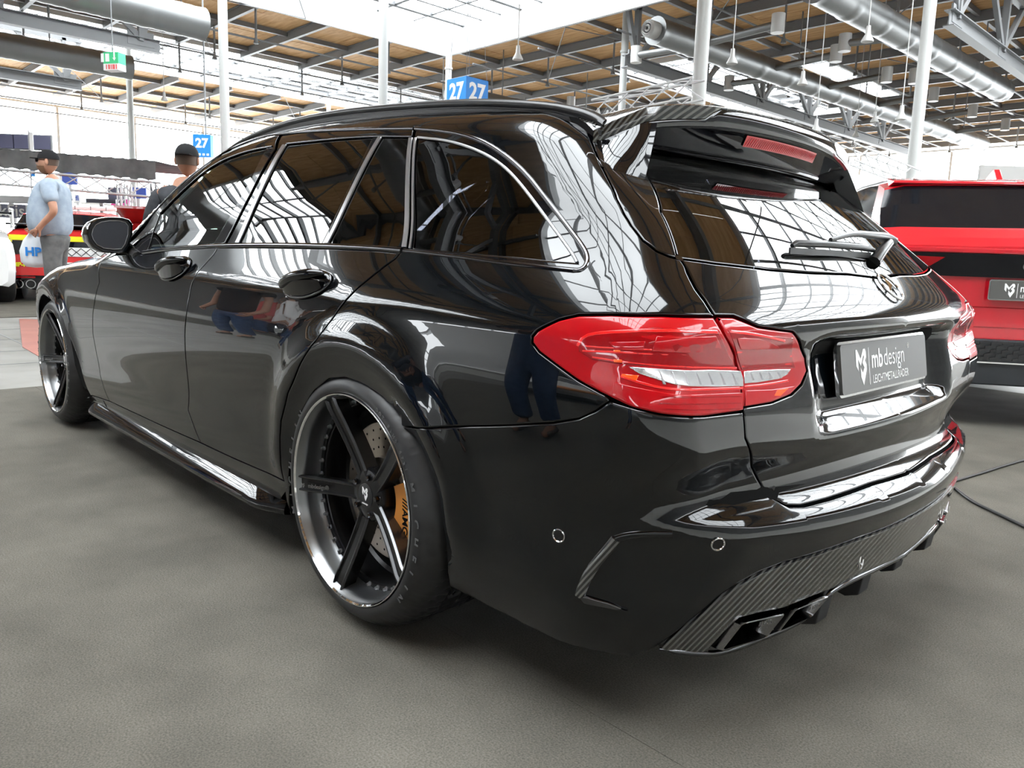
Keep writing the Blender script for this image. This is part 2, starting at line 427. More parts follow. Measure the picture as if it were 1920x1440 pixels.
# cross bracing below the timber
mb=MB()
for x in np.arange(-14.6,50,7.8):
    for y in np.arange(-49.6,16,12.4):
        if insky(x+3,y+3):continue
        mb.tube([(x,y,ZD-1.5),(x+3.9,y+3.1,ZD-.45)],.02,5);mb.tube([(x,y,ZD-1.5),(x-3.9,y+3.1,ZD-.45)],.02,5)
mb.build('roof_bracing',M['steel'],roof,kind='stuff')
# skylights
for a,b,c,d in SKY:
    sk=empty('skylight',((a+b)/2,(c+d)/2,ZD),kind='structure')
    cx,cy2=(a+b)/2,(c+d)/2
    for (p,q) in(((a,c),(b,c)),((a,d),(b,d)),((a,c),(a,d)),((b,c),(b,d))):
        mb=MB();kh=1.1 if a==14.5 else .34;mb.bar((p[0]-cx,p[1]-cy2,.12-kh/2),(q[0]-cx,q[1]-cy2,.12-kh/2),.12,kh);mb.build('skylight_kerb',M['wsteel'],sk)
    nx=max(1,round((b-a)/1.15));ny=max(1,round((d-c)/1.9))
    for i in range(1,nx):
        mb=MB();x=a+(b-a)*i/nx-cx;mb.bar((x,c-cy2,.12),(x,d-cy2,.12),.11 if i%3 else .2,.08 if i%3 else .16);mb.build('glazing_bar',M['steel'],sk)
    for j in range(1,ny):
        mb=MB();y=c+(d-c)*j/ny-cy2;mb.bar((a-cx,y,.13),(b-cx,y,.13),.08 if j%2 else .14,.07 if j%2 else .12);mb.build('glazing_bar',M['steel'],sk)
    pw,ph=(b-a)/nx,(d-c)/ny
    m_=MB();m_.box((0,0,0),(pw-.02,ph-.02,.02));m_=m_.mesh('pane',M['pane'])
    big=(b-a)*(d-c)>60
    for i in range(nx):
        for j in range(ny):
            o=link(m_,'pane',sk);o.location=(a+pw*(i+.5)-cx,c+ph*(j+.5)-cy2,.17)
# glazed end walls
def glazed(name,p,q,h=9.9,n=12,zt=1.2):
    wl=empty(name,((p[0]+q[0])/2,(p[1]+q[1])/2,0),kind='structure');L=wl.location
    P=Vector((p[0],p[1],0))-L;Q_=Vector((q[0],q[1],0))-L
    for i in range(n+1):
        a=P.lerp(Q_,i/n);mb=MB();mb.bar(a,a+Vector((0,0,h)),.16,.16);mb.build('mullion',M['wsteel'],wl)
    for z in(.1,h*.36,h*.68,h):
        mb=MB();mb.bar(P+Vector((0,0,z)),Q_+Vector((0,0,z)),.1,.14);mb.build('transom',M['wsteel'],wl)
    d=(Q_-P);L1=d.length/n
    for i in range(n):
        a=P.lerp(Q_,(i+.5)/n);mb=MB();mb.bar(a+Vector((0,0,.1)),a+Vector((0,0,h)),L1*.96,.02,up=(d.y/d.length,-d.x/d.length,0)) ;mb.build('window_pane',M['pane'],wl)
glazed('wall_front',(59,-62),(59,-3));mb=MB();mb.box((59,13.5,5.2),(.3,33,10.4));stru(mb,'wall_front_solid',M['wallgrey_']);glazed('wall_right',(-22,-62.5),(59,-62.5));
# steel columns
cols=[((420,150),17,(415,425)),((718.7,100),17.5,None),((1171,100),13.5,None),((1315,100),27,None),((1729,150),22,None),((245,220),11,None),((841,140),12,None),((616,180),8,None)]
cn=['pale round steel column rising behind the front side windows of the estate car','pale round steel column left of the blue cube sign','pale steel column between the blue cube sign and the thickest column','thick pale steel column above the rear spoiler','tall pale steel column behind the red car','thin steel column beside the green exit sign','thin steel column right behind the blue cube sign','thinnest far steel column between the two nearer ones']
for (q,wd,_),lb in zip(cols,cn):
    d=ray(*q);dep=.27*FLEN/wd;P=CAMP+d*dep/(d@CF);r_=.135
    t=empty('column',(P[0],P[1],0),label=lb,cat='column')
    mb=MB();mb.tube([(0,0,0),(0,0,ZD-.3)],r_,20);mb.build('shaft',M['column'],t,smooth=50)
    mb=MB();mb.tube([(0,0,8.6),(0,0,8.68)],r_*1.25,16);mb.build('collar',M['column'],t,smooth=40)
# trusses
def girder(x,y0,y1,lb,z=8.0,top=9.95,n=None,e=-1):
    t=empty('truss',(x,(y0+y1)/2,z),label=lb,cat='truss');L=(y1-y0);n=n or max(2,round(L/4.6))
    mb=MB();ibeam(mb,(0,-L/2,0),(0,L/2,0),.42,.3);mb.build('bottom_chord',M['steel'],t)
    mb=MB();mb.bar((0,-L/2,top-z),(0,L/2,top-z),.2,.22);mb.build('top_chord',M['steel'],t)
    for i in range(n):
        y=e*(L/2-.65-4.6*i)
        if abs(y)>L/2-.5:continue
        mb=MB();mb.bar((0,y,.1),(0,y,top-z),.16,.2);mb.build('post',M['steel'],t)
        for s in(-1,1):
            mb=MB();mb.bar((0,y,.15),(0,max(-L/2,min(L/2,y+s*1.9)),top-z),.14,.18);mb.build('diagonal',M['steel'],t)
        mb=MB();mb.box((0,y,.18),(.06,.9,.5));mb.build('gusset_plate',M['steel'],t)
girder(28.7,-8.9,12,'grey roof truss at upper left crossing above the exit sign')
girder(38.9,-9,12,'grey roof truss at far left behind the ribbed duct')
girder(16.6,-50,-20.7,'long grey roof truss receding below the duct above the spoiler',e=1)
girder(6.5,-58,-22.5,'dark grey roof truss in the upper right corner',e=1)
girder(8.3,4,29.5,'grey roof truss overhead beside the estate car, mirrored in its windows')
def duct(p,q,r,lb,arms=(),rib=True,cap=0):
    p=Vector(p);q=Vector(q);t=empty('air_duct',p,label=lb,cat='duct');L=(q-p).length;d=(q-p).normalized()
    ang=math.atan2(d.y,d.x)
    mb=MB();prof=[(0.001,0)];nseg=int(L/.16)
    for i in range(nseg+1):
        h=L*i/nseg;prof.append((r+(.012 if i%2 else 0)+(.03 if i%12==0 else 0),h))
    prof.append((.001,L))
    mb.lathe(prof,22,'X');o=mb.build('duct_pipe',M['duct'],t,smooth=60);o.rotation_euler=(0,0,ang)
    nh=max(2,int(L/5))
    for i in range(nh):
        h=L*(i+.5)/nh;mb=MB();mb.bar((d.x*h,d.y*h,r*.9),(d.x*h,d.y*h,ZD-p.z+.05),.04,.04);mb.build('duct_hanger',M['steel'],t)
    for h,s,l in arms:
        b=Vector((d.x*h,d.y*h,0));n=Vector((-d.y,d.x,0))*s
        mb=MB();mb.tube([b+n*r*.8,b+n*(r+l)+Vector((0,0,.1))],.12,12)
        mb.build('branch_pipe',M['duct'],t,smooth=50)
        e=b+n*(r+l+.1)+Vector((0,0,.1));mb=MB();mb.tube([e-Vector((0,0,.25)),e+Vector((0,0,.3))],.2,14);mb.build('air_outlet',M['lampw'],t,smooth=50)
    if cap:
        mb=MB();b=-d*.02
        for k,(rr,dz) in enumerate(((.26,.34),(.20,.36),(.11,.38))):
            mb.lathe([(rr,-dz),(rr-.04,-dz-.05),(rr-.06,-dz)],20,'X')
        mb.lathe([(.26,0),(.26,-.36)],20,'X')
        o=mb.build('end_nozzle',M['lampw'],t,smooth=50);o.rotation_euler=(0,0,ang)
duct((13.6,-18.4,8),(12.3,-47.3,8),.40,'long silver air duct receding above the red car',[(2.2,1,2.1),(2.2,-1,2.4),(6.5,-1,2.1),(10.5,-1,2.1),(15,-1,2.1),(19.5,-1,2.1),(24,-1,2.1),(8,1,2.1)],cap=1)
duct((8.3,-18,8.1),(8.0,-34,8.1),.42,'silver air duct in the upper right corner',[(6,1,1.4),(12,1,1.4)])
duct((24.8,-8.9,8.1),(23.6,8,8.1),.5,'ribbed silver air duct at the top left edge',[],cap=0)
duct((33.1,-9.3,8.0),(33.4,8,8.0),.45,'ribbed air duct ending above the exit sign',[(.3,-1,.8)])
duct((26.4,-20.8,8.0),(25.6,-44,8.0),.42,'far silver air duct half hidden behind the blue cube sign',[(3,1,2.2),(9,1,2.2),(5,-1,2)],cap=1)
duct((10.6,2.5,8.5),(10.2,28,8.5),.42,'wide air duct overhead beside the estate car, mirrored in its windows',[(4,1,1.2)],cap=1)
# pendant lamps
def pendant(P,lb):
    t=empty('pendant_lamp',P,label=lb,cat='lamp',group='pendant lamps under the timber ceiling')
    mb=MB();mb.tube([(0,0,.2),(0,0,ZD+.02-P[2])],.012,5);mb.build('cord',M['lampw'],t)
    mb=MB();mb.lathe([(.001,.22),(.045,.22),(.055,.05),(.13,-.09),(.13,-.12),(.10,-.10),(.001,-.08)],18,'Z');mb.build('shade',M['lampw'],t,smooth=40)
for q,dp,lb in [((616,98),20,'white pendant lamp left of the blue cube sign'),((971,103),19,'white pendant lamp right of the blue cube sign'),((812,142),26,'small pendant lamp just left of the cube sign column'),((1029,62),9.5 if 0 else 24,'white pendant lamp above the thin column'),((1627,68),17,'pendant lamp left of the tall column behind the red car'),((1373,110),18,'pendant lamp in front of the long duct'),((1144,152),24,'dim pendant lamp above the end of the roof rail'),((482,132),27,'pendant lamp right of the front side window column'),((308,183),31,'white pendant lamp against the far window wall'),((993,168),27,'pendant lamp in front of the far duct'),((1505,150),20,'pendant lamp hanging before the middle of the long duct'),((1530,238),21.5,'pendant lamp above the spoiler tip'),((1605,250),30,'pendant lamp behind the spoiler tip'),((1640,222),26,'pendant lamp left of the tall column under the duct'),((1690,215),19,'pendant lamp just left of the tall column')]:
    d=ray(*q);P=CAMP+d*dp/(d@CF)
    if P[2]<9.6 and not insky(P[0],P[1]):pendant(Vector(P),lb)
# solid walls behind the camera side
M['wallgrey']=noise_col(mat('hall_wall_grey',(.3,.3,.3),.8),(.26,.26,.255),(.34,.34,.33),.6)
for z0,z1 in((0,3.2),(4.0,10.5)):
    mb=MB();mb.box((18.5,30.3,(z0+z1)/2),(81,.3,z1-z0));stru(mb,'wall_left',M['whitecloth'] if z0==0 else M['wallgrey'])
for x in range(-21,60,3):
    mb=MB();mb.box((x,30.3,3.6),(.14,.2,.8));stru(mb,'window_post',M['wsteel'])
mb=MB();mb.box((-22.3,-16,5.2),(.3,93,10.6));stru(mb,'wall_back',M['wallgrey'])

# ---------------------------------------------------------------- surface panels
def PX(L):
    """picture points -> points on the car body's own surface"""
    P,ok=hit(L,CAMP,(CF,CR,CU),FLEN,CX,CY)
    return P
def UZ(L): return unchart(PX(L))
def resample(P,step,closed=True):
    P=np.asarray(P,float)
    Q=[];n=len(P)
    for i in range(n if closed else n-1):
        a,b=P[i],P[(i+1)%n];k=max(1,int(np.ceil(np.linalg.norm(b-a)/step)))
        for j in range(k):Q.append(a+(b-a)*j/k)
    if not closed:Q.append(P[-1])
    return np.array(Q)
def smooth_line(P,it=2):
    P=np.asarray(P,float)
    for _ in range(it):
        Q=[P[0]]
        for i in range(len(P)-1):
            Q+= [P[i]*.75+P[i+1]*.25,P[i]*.25+P[i+1]*.75]
        Q.append(P[-1]);P=np.array(Q)
    return P
def area(P): x,y=P.T;return .5*np.sum(x*np.roll(y,-1)-np.roll(x,-1)*y)
def offset(P,d):
    """inward for a CCW polygon"""
    t=np.roll(P,-1,0)-P;t/=np.maximum(np.linalg.norm(t,axis=1,keepdims=True),1e-9)
    n=np.c_[-t[:,1],t[:,0]];m=n+np.roll(n,1,0);L=np.maximum((m*n).sum(1,keepdims=True),.5)
    return P+m/L*d
def inpoly(pts,P):
    x,y=pts.T;c=np.zeros(len(pts),bool);n=len(P)
    X,Y=P.T;X2,Y2=np.roll(X,-1),np.roll(Y,-1)
    for i in range(n):
        k=((Y[i]>y)!=(Y2[i]>y))
        with np.errstate(divide='ignore',invalid='ignore'):
            c^=k&(x<(X2[i]-X[i])*(y-Y[i])/(Y2[i]-Y[i])+X[i])
    return c
def segdist(pts,P):
    d=np.full(len(pts),9.);A=P;B=np.roll(P,-1,0)
    for a,b in zip(A,B):
        ab=b-a;t=np.clip(((pts-a)@ab)/max(ab@ab,1e-12),0,1);d=np.minimum(d,np.linalg.norm(pts-a-t[:,None]*ab,axis=1))
    return d
def clean(P,eps=.0015):
    Q=[P[0]]
    for p in P[1:]:
        if np.linalg.norm(p-Q[-1])>eps:Q.append(p)
    if np.linalg.norm(Q[0]-Q[-1])<eps:Q.pop()
    return np.array(Q)
def side_chart(Q): return chart(Q[:,0],Q[:,1])
def top_chart(Q):
    x,y=Q.T;lo=np.full(len(x),.5);hi=np.full(len(x),1.7)
    for _ in range(40):
        m=(lo+hi)/2;s=Fb(x,y,m)>0;hi=np.where(s,m,hi);lo=np.where(s,lo,m)
    return np.c_[x,y,lo]
def panel(name,poly,mt,parent,holes=(),inset=.0018,off=0.,res=.024,depth=.010,step=.014,ch=side_chart,gr=grad,
          half=False,bev=.003,drop=.0012,mirror=False,reshape=None,**k):
    """a body panel cut out of the body surface, with rolled edges; half=True: the left half, mirrored over y=0"""
    rings=[]
    for i,R0 in enumerate([poly]+list(holes)):
        R0=clean(resample(clean(np.asarray(R0,float)),step))
        if area(R0)<0:R0=R0[::-1]
        if i:R0=R0[::-1]
        rings.append(R0)
    if half:
        uc=-RF*PI/2-yc(rings[0][:,1]);onc=np.abs(rings[0][:,0]-uc)<2.5e-3
    out=[];inn=[]
    for i,R0 in enumerate(rings):
        a=offset(R0,inset) if inset else R0.copy();b=offset(R0,inset+bev)
        if half and i==0:
            for A in(a,b):A[onc,0]=-RF*PI/2-yc(A[onc,1])
        out.append(a);inn.append(b)
    lo=inn[0].min(0);hi=inn[0].max(0)
    gx,gy=np.meshgrid(np.arange(lo[0]+res*.5,hi[0],res),np.arange(lo[1]+res*.5,hi[1],res))
    G=np.c_[gx.ravel(),gy.ravel()];G[:,0]+=(np.round((G[:,1]-lo[1])/res).astype(int)%2)*res*.5
    G=G[inpoly(G,inn[0])]
    for h in inn[1:]:
        if len(G):G=G[~inpoly(G,h)]
    for r_ in inn:
        if len(G):G=G[segdist(G,r_)>res*.45]
    pts=np.vstack(inn+[G]);edges=[];b=0
    for r_ in inn:
        n=len(r_);edges+=[(b+i,b+(i+1)%n) for i in range(n)];b+=n
    vo,eo,fo,vi,_,_=geometry.delaunay_2d_cdt([Vector(p) for p in pts],edges,[],0,1e-7)
    V2=np.array([tuple(v) for v in vo]);T=np.array([f for f in fo if len(f)==3])
    c=V2[T].mean(1);ok=inpoly(c,inn[0])
    for h in inn[1:]:ok&=~inpoly(c,h)
    T=T[ok]
    P=ch(V2);N=gr(P);V=P+N*off
    vs=[V];ns=[N];fs=[tuple(t) for t in T];nb=len(V)
    # orientation
    t=T[:200];nn=np.cross(V[t[:,1]]-V[t[:,0]],V[t[:,2]]-V[t[:,0]]);flip=(nn*N[t[:,0]]).sum()<0
    if flip:fs=[f[::-1] for f in fs]
    for i,(a,b_) in enumerate(zip(out,inn)):
        n=len(a)
        Pb=ch(b_);Nb=gr(Pb);Pa=ch(a);Na=gr(Pa)
        o=Pa-Pb;o/=np.maximum(np.linalg.norm(o,axis=1,keepdims=True),1e-9)
        e1=Na*.75+o*.66;e1/=np.linalg.norm(e1,axis=1,keepdims=True)
        B=Pb+Nb*off;A=Pa+Na*(off-drop);W=Pa+Na*(off-depth)
        base=nb
        vs+=[B,A,A.copy(),W];ns+=[Nb,e1,o,o];nb+=4*n
        skip=[False]*n
        if half and i==0:
            skip=[bool(onc[j] and onc[(j+1)%n]) for j in range(n)]
        for j in range(n):
            j2=(j+1)%n
            if skip[j]:continue
            for r0,r1 in((0,1),(2,3)):
                q=(base+r0*n+j,base+r0*n+j2,base+r1*n+j2,base+r1*n+j)
                fs.append(q if True else q)
    V=np.vstack(vs);N=np.vstack(ns)
    # make every face agree with its normals
    F2=[]
    for f in fs:
        p=V[list(f)];nr=np.cross(p[1]-p[0],p[2]-p[0]);F2.append(f if nr@N[f[0]]+nr@N[f[2]]>=0 else f[::-1])
    fs=F2
    if half:
        n=len(V);V=np.vstack([V,V*[1,-1,1]]);N=np.vstack([N,N*[1,-1,1]]);fs=fs+[tuple(i+n for i in f)[::-1] for f in fs]
    o=link(setmesh(V,fs,N,mt,name),name,parent,**k)
    if mirror:
        V=V*[1,-1,1];N=N*[1,-1,1];fs=[f[::-1] for f in fs]
        link(setmesh(V,fs,N,mt,name),name,parent,**k)
    return o
def surf_line(L,off=0.,ch='px'):
    P=PX(L) if ch=='px' else np.asarray(L,float)
    return P+grad(P)*off
def strip(name,P,mt,parent,wdt=.008,hgt=.004,off=.0,mirror=True,n=8,**k):
    """rounded moulding lying on the body along 3-D line P"""
    P=np.asarray(P);N=grad(P);T=np.gradient(P,axis=0);T/=np.linalg.norm(T,axis=1,keepdims=True)
    B=np.cross(T,N);B/=np.maximum(np.linalg.norm(B,axis=1,keepdims=True),1e-9)
    for sgn in((1,-1) if mirror else (1,)):
        mb=MB();vs=[]
        for p,nn,b in zip(P,N,B):
            for j in range(n):
                t=2*PI*j/n;q=p+nn*(off+math.sin(t)*hgt)+b*math.cos(t)*wdt/2;vs.append((q[0],q[1]*sgn,q[2]))
        fs=[(i*n+j,i*n+(j+1)%n,(i+1)*n+(j+1)%n,(i+1)*n+j) for i in range(len(P)-1) for j in range(n)]
        fs+=[tuple(range(n)),tuple(range((len(P)-1)*n,len(P)*n))]
        mb.add(vs,fs);mb.build(name,mt,parent,smooth=50,**k)
# ================================================================ THE BLACK ESTATE CAR
car=empty('estate_car',(0,0,0),label='glossy black lowered estate car with tinted windows and red tail lamps filling the foreground',cat='car')
def topedge(x,y):
    P=top_chart(np.c_[np.atleast_1d(x).astype(float),np.atleast_1d(y).astype(float)])
    return P
# --- traced lines (picture points on the near side of the body)
belt_metal=[(266,477),(325,468),(403,463.5),(474,463),(546,464),(620,465.5),(700,469),(753,473.5)]
belt_glass=[(278,468),(340,460.5),(402,456),(500,454.5),(601.6,455),(680,458.5),(753,463.5)]
frame_top=[(240,455),(283,405),(327,357),(365,324),(403,297),(432,279),(462,265.5),(493,256),(525,251),(565,247.5),(604,245),(690,241.5),(776,240.2)]
gap_fd=[(216,478),(190,490),(185,505),(186,530),(179,556),(174,588),(174,625),(181,664),(188,704),(206,753)]
gap_dd=[(409,457.5),(398,480),(370,511),(357,542),(350,585),(346.5,630),(348,670),(352,710),(354,735),(352.5,769),(362,796),(377,831)]
gap_rd=[(753.5,468),(746,478),(720,500),(673,538),(635,580),(592,638),(562.5,682),(539,737.5),(526,790),(524,819),(525.5,857),(532,902)]
sill_top=[(173,742),(206,753),(300,797),(377,831),(434,858),(480,878),(532,902),(547,908)]
archR=[(547,967),(543,917),(547,858),(563,775),(588,733),(617,710),(647,708),(680,720),(713,741),(751,779),(780,821),(809,883),(826,946),(836,1017),(838,1079),(849,1117)]
archF=[(89,561),(100,566),(118,598),(134,640),(152,693),(171,743)]
gap_bump=[(751,801),(835,801),(959,797),(1038,793),(1085,785),(1116,771),(1143,752)]
lampO_top=[(997,643),(997.5,631),(1007,620),(1022.5,611),(1047.5,599),(1085,590),(1147.5,589),(1240,590),(1340,592)]
lamp_gap=[(1340,592),(1363,631),(1379,665),(1390,702),(1393,740),(1394,771)]
lampO_bot=[(1391,773),(1322.5,781),(1241,777.5),(1179,763),(1141,745),(1085,715),(1038,681),(1010,660)]
lampI_out=[(1344,592),(1376,592.5),(1397.5,601),(1422.5,612),(1460,618),(1488,622),(1500.6,643),(1511,670),(1515,696),(1504,721),(1485,740),(1447.5,755.6),(1396,764)]
gate_up=[(1109,266),(1127,310),(1156,372.5),(1170,400),(1184,422.5),(1206,451),(1231,470),(1255,480),(1276,485)]
gate_mid=[(1276,485),(1290,510),(1305,540),(1322,563),(1340,592)]
gate_low=[(1394,771),(1398,821),(1409,875),(1424,904),(1444,930),(1476,948),(1505,948),(1555,935),(1634,907),(1701,887)]
glass_left=[(1209,319),(1240,397.5),(1271,482)]
glass_bot=[(1276,484),(1340,493),(1440,505),(1520,511),(1590,513.5)]
qwin_trim=[(779,240.6),(843,246),(896,260),(940,285),(984,322),(1021,369),(1065,425.6),(1093,463),(1101,480),(1100,497),(1090,506),(1077.5,507.5)]
qwin_bot=[(940,491),(860,478),(771,468)]
diff_top=[(1235,1212),(1291,1168),(1346,1121),(1382,1097),(1426,1073),(1473,1055),(1528,1039),(1601,1013)]
def cpt(z,d=0): return np.array([-RF*PI/2-yc(z),z])     # centre line chart point
def cline(z0,z1,n=16): return np.array([cpt(z) for z in np.linspace(z0,z1,n)])
def pl(*Ls): return np.vstack([np.atleast_2d(a) for a in Ls])
def rev(L): return L[::-1]
uzl=lambda L:UZ(L)
S=dict((k,UZ(v)) for k,v in dict(bm=belt_metal,bg=belt_glass,ft=frame_top,fd=gap_fd,dd=gap_dd,rd=gap_rd,st=sill_top,ar=archR,af=archF,gb=gap_bump,lt=lampO_top,lg=lamp_gap,lb=lampO_bot,li=lampI_out,gu=gate_up,gm=gate_mid,gl=gate_low,ql=glass_left,qb=glass_bot,qt=qwin_trim,qw=qwin_bot,dt=diff_top).items())
def xu(P): c=chart(P[:,0],P[:,1]);return c
# roof edge line (where the side meets the roof panel)
rx=np.array([-.44,-.3,0,.3,.6,.9,1.1,1.3,1.5,1.7,1.9,2.02]);ry=np.array([.585,.595,.605,.61,.61,.61,.605,.60,.62,.65,.68,.70])
RE=topedge(rx,ry);REc=unchart(RE)
# hood edge line
hx=np.array([2.02,2.2,2.5,2.84,3.1,3.3,3.42]);hy=np.array([.74,.75,.77,.76,.70,.62,.55])
HE=topedge(hx,hy);HEc=unchart(HE)
cyp=dict(mirror=True)
# --- doors
panel('front_door',pl(S['bm'][0:3],S['dd'],rev(S['st'][1:3]),rev(S['fd'])),M['paint'],car,**cyp)
panel('rear_door',pl(S['bm'][2:],S['rd'][1:],rev(S['st'][3:6]),rev(S['dd'][:-1])),M['paint'],car,**cyp)
# --- front wing: from door gap forward to the bumper, arch cut out
def circ(cx,a0,a1,r,n=14,zc=.336):
    t=np.radians(np.linspace(a0,a1,n));x=cx+r*np.cos(t);z=zc+r*np.sin(t)
    return np.c_[x-xcs(z),z]
def Q(x,z): return np.array([x-float(xcs(z)),z])
archf_rear=S['af'][1:];archf_front=circ(2.86,-12,84,.338)
wing=pl(S['fd'],S['st'][0][None],rev(archf_rear),rev(archf_front),[Q(3.45,.22)],[Q(3.48,.45)],[Q(3.47,.60)],rev(HEc))
panel('front_wing',wing,M['paint'],car,res=.03,**cyp)
panel('front_bumper_side',pl([Q(3.45,.22)],[Q(3.60,.22)],[Q(3.60,.55)],[Q(3.47,.60)],[Q(3.48,.45)]),M['paint'],car,**cyp)
# --- sills
sill_bot=np.array([Q(.47,.2),Q(1.2,.2),Q(2.0,.2),Q(2.44,.2)])
panel('side_skirt',pl(S['st'],sill_bot),M['paint'],car,bev=.002,**cyp)
for sg in(1,-1):
    mb=MB();G=[]
    for x in np.linspace(.47,2.44,40):
        e=1-.5*sst(abs(x-1.45),.85,1.0)
        sec=[(.862,.206),(.872,.196),(.884,.180),(.892,.168),(.894,.160),(.890,.152),(.86,.148),(.79,.147),(.78,.2)]
        G.append([(x,sg*(.80+(y-.80)*e),z) for y,z in sec])
    mb.grid(G);mb.build('side_skirt_blade',M['gloss'],car,smooth=60)
# --- rear quarter with roof side band and A pillar
drail=REc
quarter=pl(rev(S['ft']),)                               # rear -> front along the door frame top
quarter=pl(S['ft'][0][None],REc[::-1],S['gu'],S['gm'],rev(S['lt'][1:-1]),S['lt'][0][None],rev(S['lb'][4:]),rev(S['gb']),rev(S['ar'][3:10]),rev(S['rd'][:8]),
           np.array([unchart(PX([(749,468)]))[0]]),rev(S['qw']),rev(S['qt']),rev(S['ft'][1:]))
quarter=clean(pl(S['ft'][0][None],REc[::-1],S['gu'],S['gm'],rev(S['lt']),rev(S['lb'][4:]),rev(S['gb']),rev(S['ar'][:10]),S['st'][-2][None],rev(S['rd'][:-1]),
           rev(S['qw']),rev(S['qt']),rev(S['ft'][:-1])),.004)
panel('rear_quarter_panel',quarter,M['paint'],car,res=.022,**cyp)
panel('roof_panel',pl(np.c_[rx,ry],np.c_[rx[::-1],0*rx])[::1] if 0 else np.array([(rx[i],ry[i]) for i in range(8)]+[(1.3,0.),(1.3,-.60)]+[(rx[i],-ry[i]) for i in range(7)][::-1]),M['paint'],car,ch=top_chart,res=.06,step=.05)
wsi=[i for i in range(7,len(rx))]
panel('windscreen',np.array([(rx[i],ry[i]-.01) for i in wsi]+[(rx[i],-ry[i]+.01) for i in wsi][::-1]),M['fglass'],car,ch=top_chart,res=.08,step=.06)
panel('bonnet',np.array([(a,b) for a,b in zip(hx,hy)]+[(a,-b) for a,b in zip(hx,hy)][::-1]),M['paint'],car,ch=top_chart,res=.08,step=.05)
# --- rear bumper (left half mirrored)
bot_side=UZ([(849,1117)]);
bump_bot=pl([chart_pt for chart_pt in [Q(-.33,.20)]],np.array([(-.06,.195),(-.16,.19),(-.26,.187),(-.34,.185)]))
def uc_at(z): return float(-RF*PI/2-yc(z))
bumper=pl(S['gb'],rev(S['lb'][0:4]),S['gl'],cline(.476,.385),rev(S['dt'][1:]),[S['dt'][0]],rev(bump_bot),S['ar'][10:][::-1])
panel('rear_bumper',bumper,M['paint'],car,half=True,res=.02)
# diffuser
dz=S['dt'][0]
dlow=UZ([(1692,1037),(1630,1067),(1590,1084),(1556,1100),(1543,1104),(1510,1117),(1481,1129),(1462,1136),(1420,1144),(1382,1154),(1352,1182),(1331,1205),(1322,1221),(1290,1220),(1260,1216)])
diff=pl(S['dt'],cline(.385,.262),dlow)
panel('diffuser',diff,M['carbon'],car,half=True,res=.02,off=.006,depth=.02,inset=0,bev=.0008,drop=.0004)
# --- tailgate
lampI=S['li']
gate=clean(pl(S['gu'],S['gm'],S['li'],S['gl'],cline(.476,.928,30),rev(S['qb']),rev(S['ql']),[unchart([[-.545,.50,1.19]])[0]],[unchart([[-.47,.575,1.215]])[0]]),.003)
panel('tailgate',gate,M['paint'],car,half=True,res=.018)
tg=pl(S['ql'],S['qb'],cline(.928,1.20),[unchart([[-.545,.50,1.19]])[0]])
rw=panel('rear_window',tg,M['wglass'],car,half=True,res=.03,off=-.001)
# --- side glass
gF=UZ([(299,402),(337,362),(382,322),(412,303),(440,291),(470,281.5),(499,276),(470,333),(440,385),(418,424),(399,456),(340,460.5),(276,467),(288,430)])
gR=UZ([(538,271),(600,264),(650,259.5),(698,256.5),(670,312),(635,385),(601.6,455),(520,454.6),(448.5,455),(480,385),(510,325)])
gS=UZ([(716,258),(740,257.6),(766,258),(760,350),(752.5,461.5),(690,459),(616,456.5),(650,383),(690,305)])
gQ=UZ([(783,258.7),(843,264.7),(880,274),(902.5,285),(925,297),(945,313),(977.5,347.5),(1000,377),(1023,408),(1050,443),(1072,475),(1080,491),(1020,486.5),(946,479),(860,471),(771,465.5),(775,360)])
frF=pl(S['ft'][0:9],UZ([(517,274),(470,362),(421,456),(409,457.5)]),rev(S['bg'][:2]),UZ([(268,468)]))
frF=clean(pl(S['ft'][0:9],UZ([(515,280),(470,362),(421,456)]),S['bm'][2][None],S['bm'][1][None],S['bm'][0][None]),.004)
panel('front_door_window_frame',frF,M['gloss'],car,holes=[gF],off=-.001,res=.02,**cyp)
frR=clean(pl(UZ([(529,253)]),S['ft'][9:],UZ([(773,262),(763,464)]),S['bm'][3:][::-1],S['bm'][2][None]+[[-.006,0]],UZ([(424,456),(472,363),(518,280)])),.004)
panel('rear_door_window_frame',frR,M['gloss'],car,holes=[gR,gS],off=-.001,res=.02,**cyp)
frQ=clean(pl(S['qt'],S['qw']),.004)
panel('quarter_window_frame',frQ,M['gloss'],car,holes=[gQ],off=-.001,res=.02,**cyp)
panel('front_door_window',gF,M['fglass'],car,off=-.004,inset=.0,res=.05,depth=.004,bev=.001,**cyp)
panel('rear_door_window',gR,M['wglass'],car,off=-.004,inset=.0,res=.05,depth=.004,bev=.001,**cyp)
panel('rear_door_fixed_window',gS,M['wglass'],car,off=-.004,inset=.0,res=.05,depth=.004,bev=.001,**cyp)
panel('cargo_window',gQ,M['wglass'],car,off=-.004,inset=.0,res=.04,depth=.004,bev=.001,**cyp)
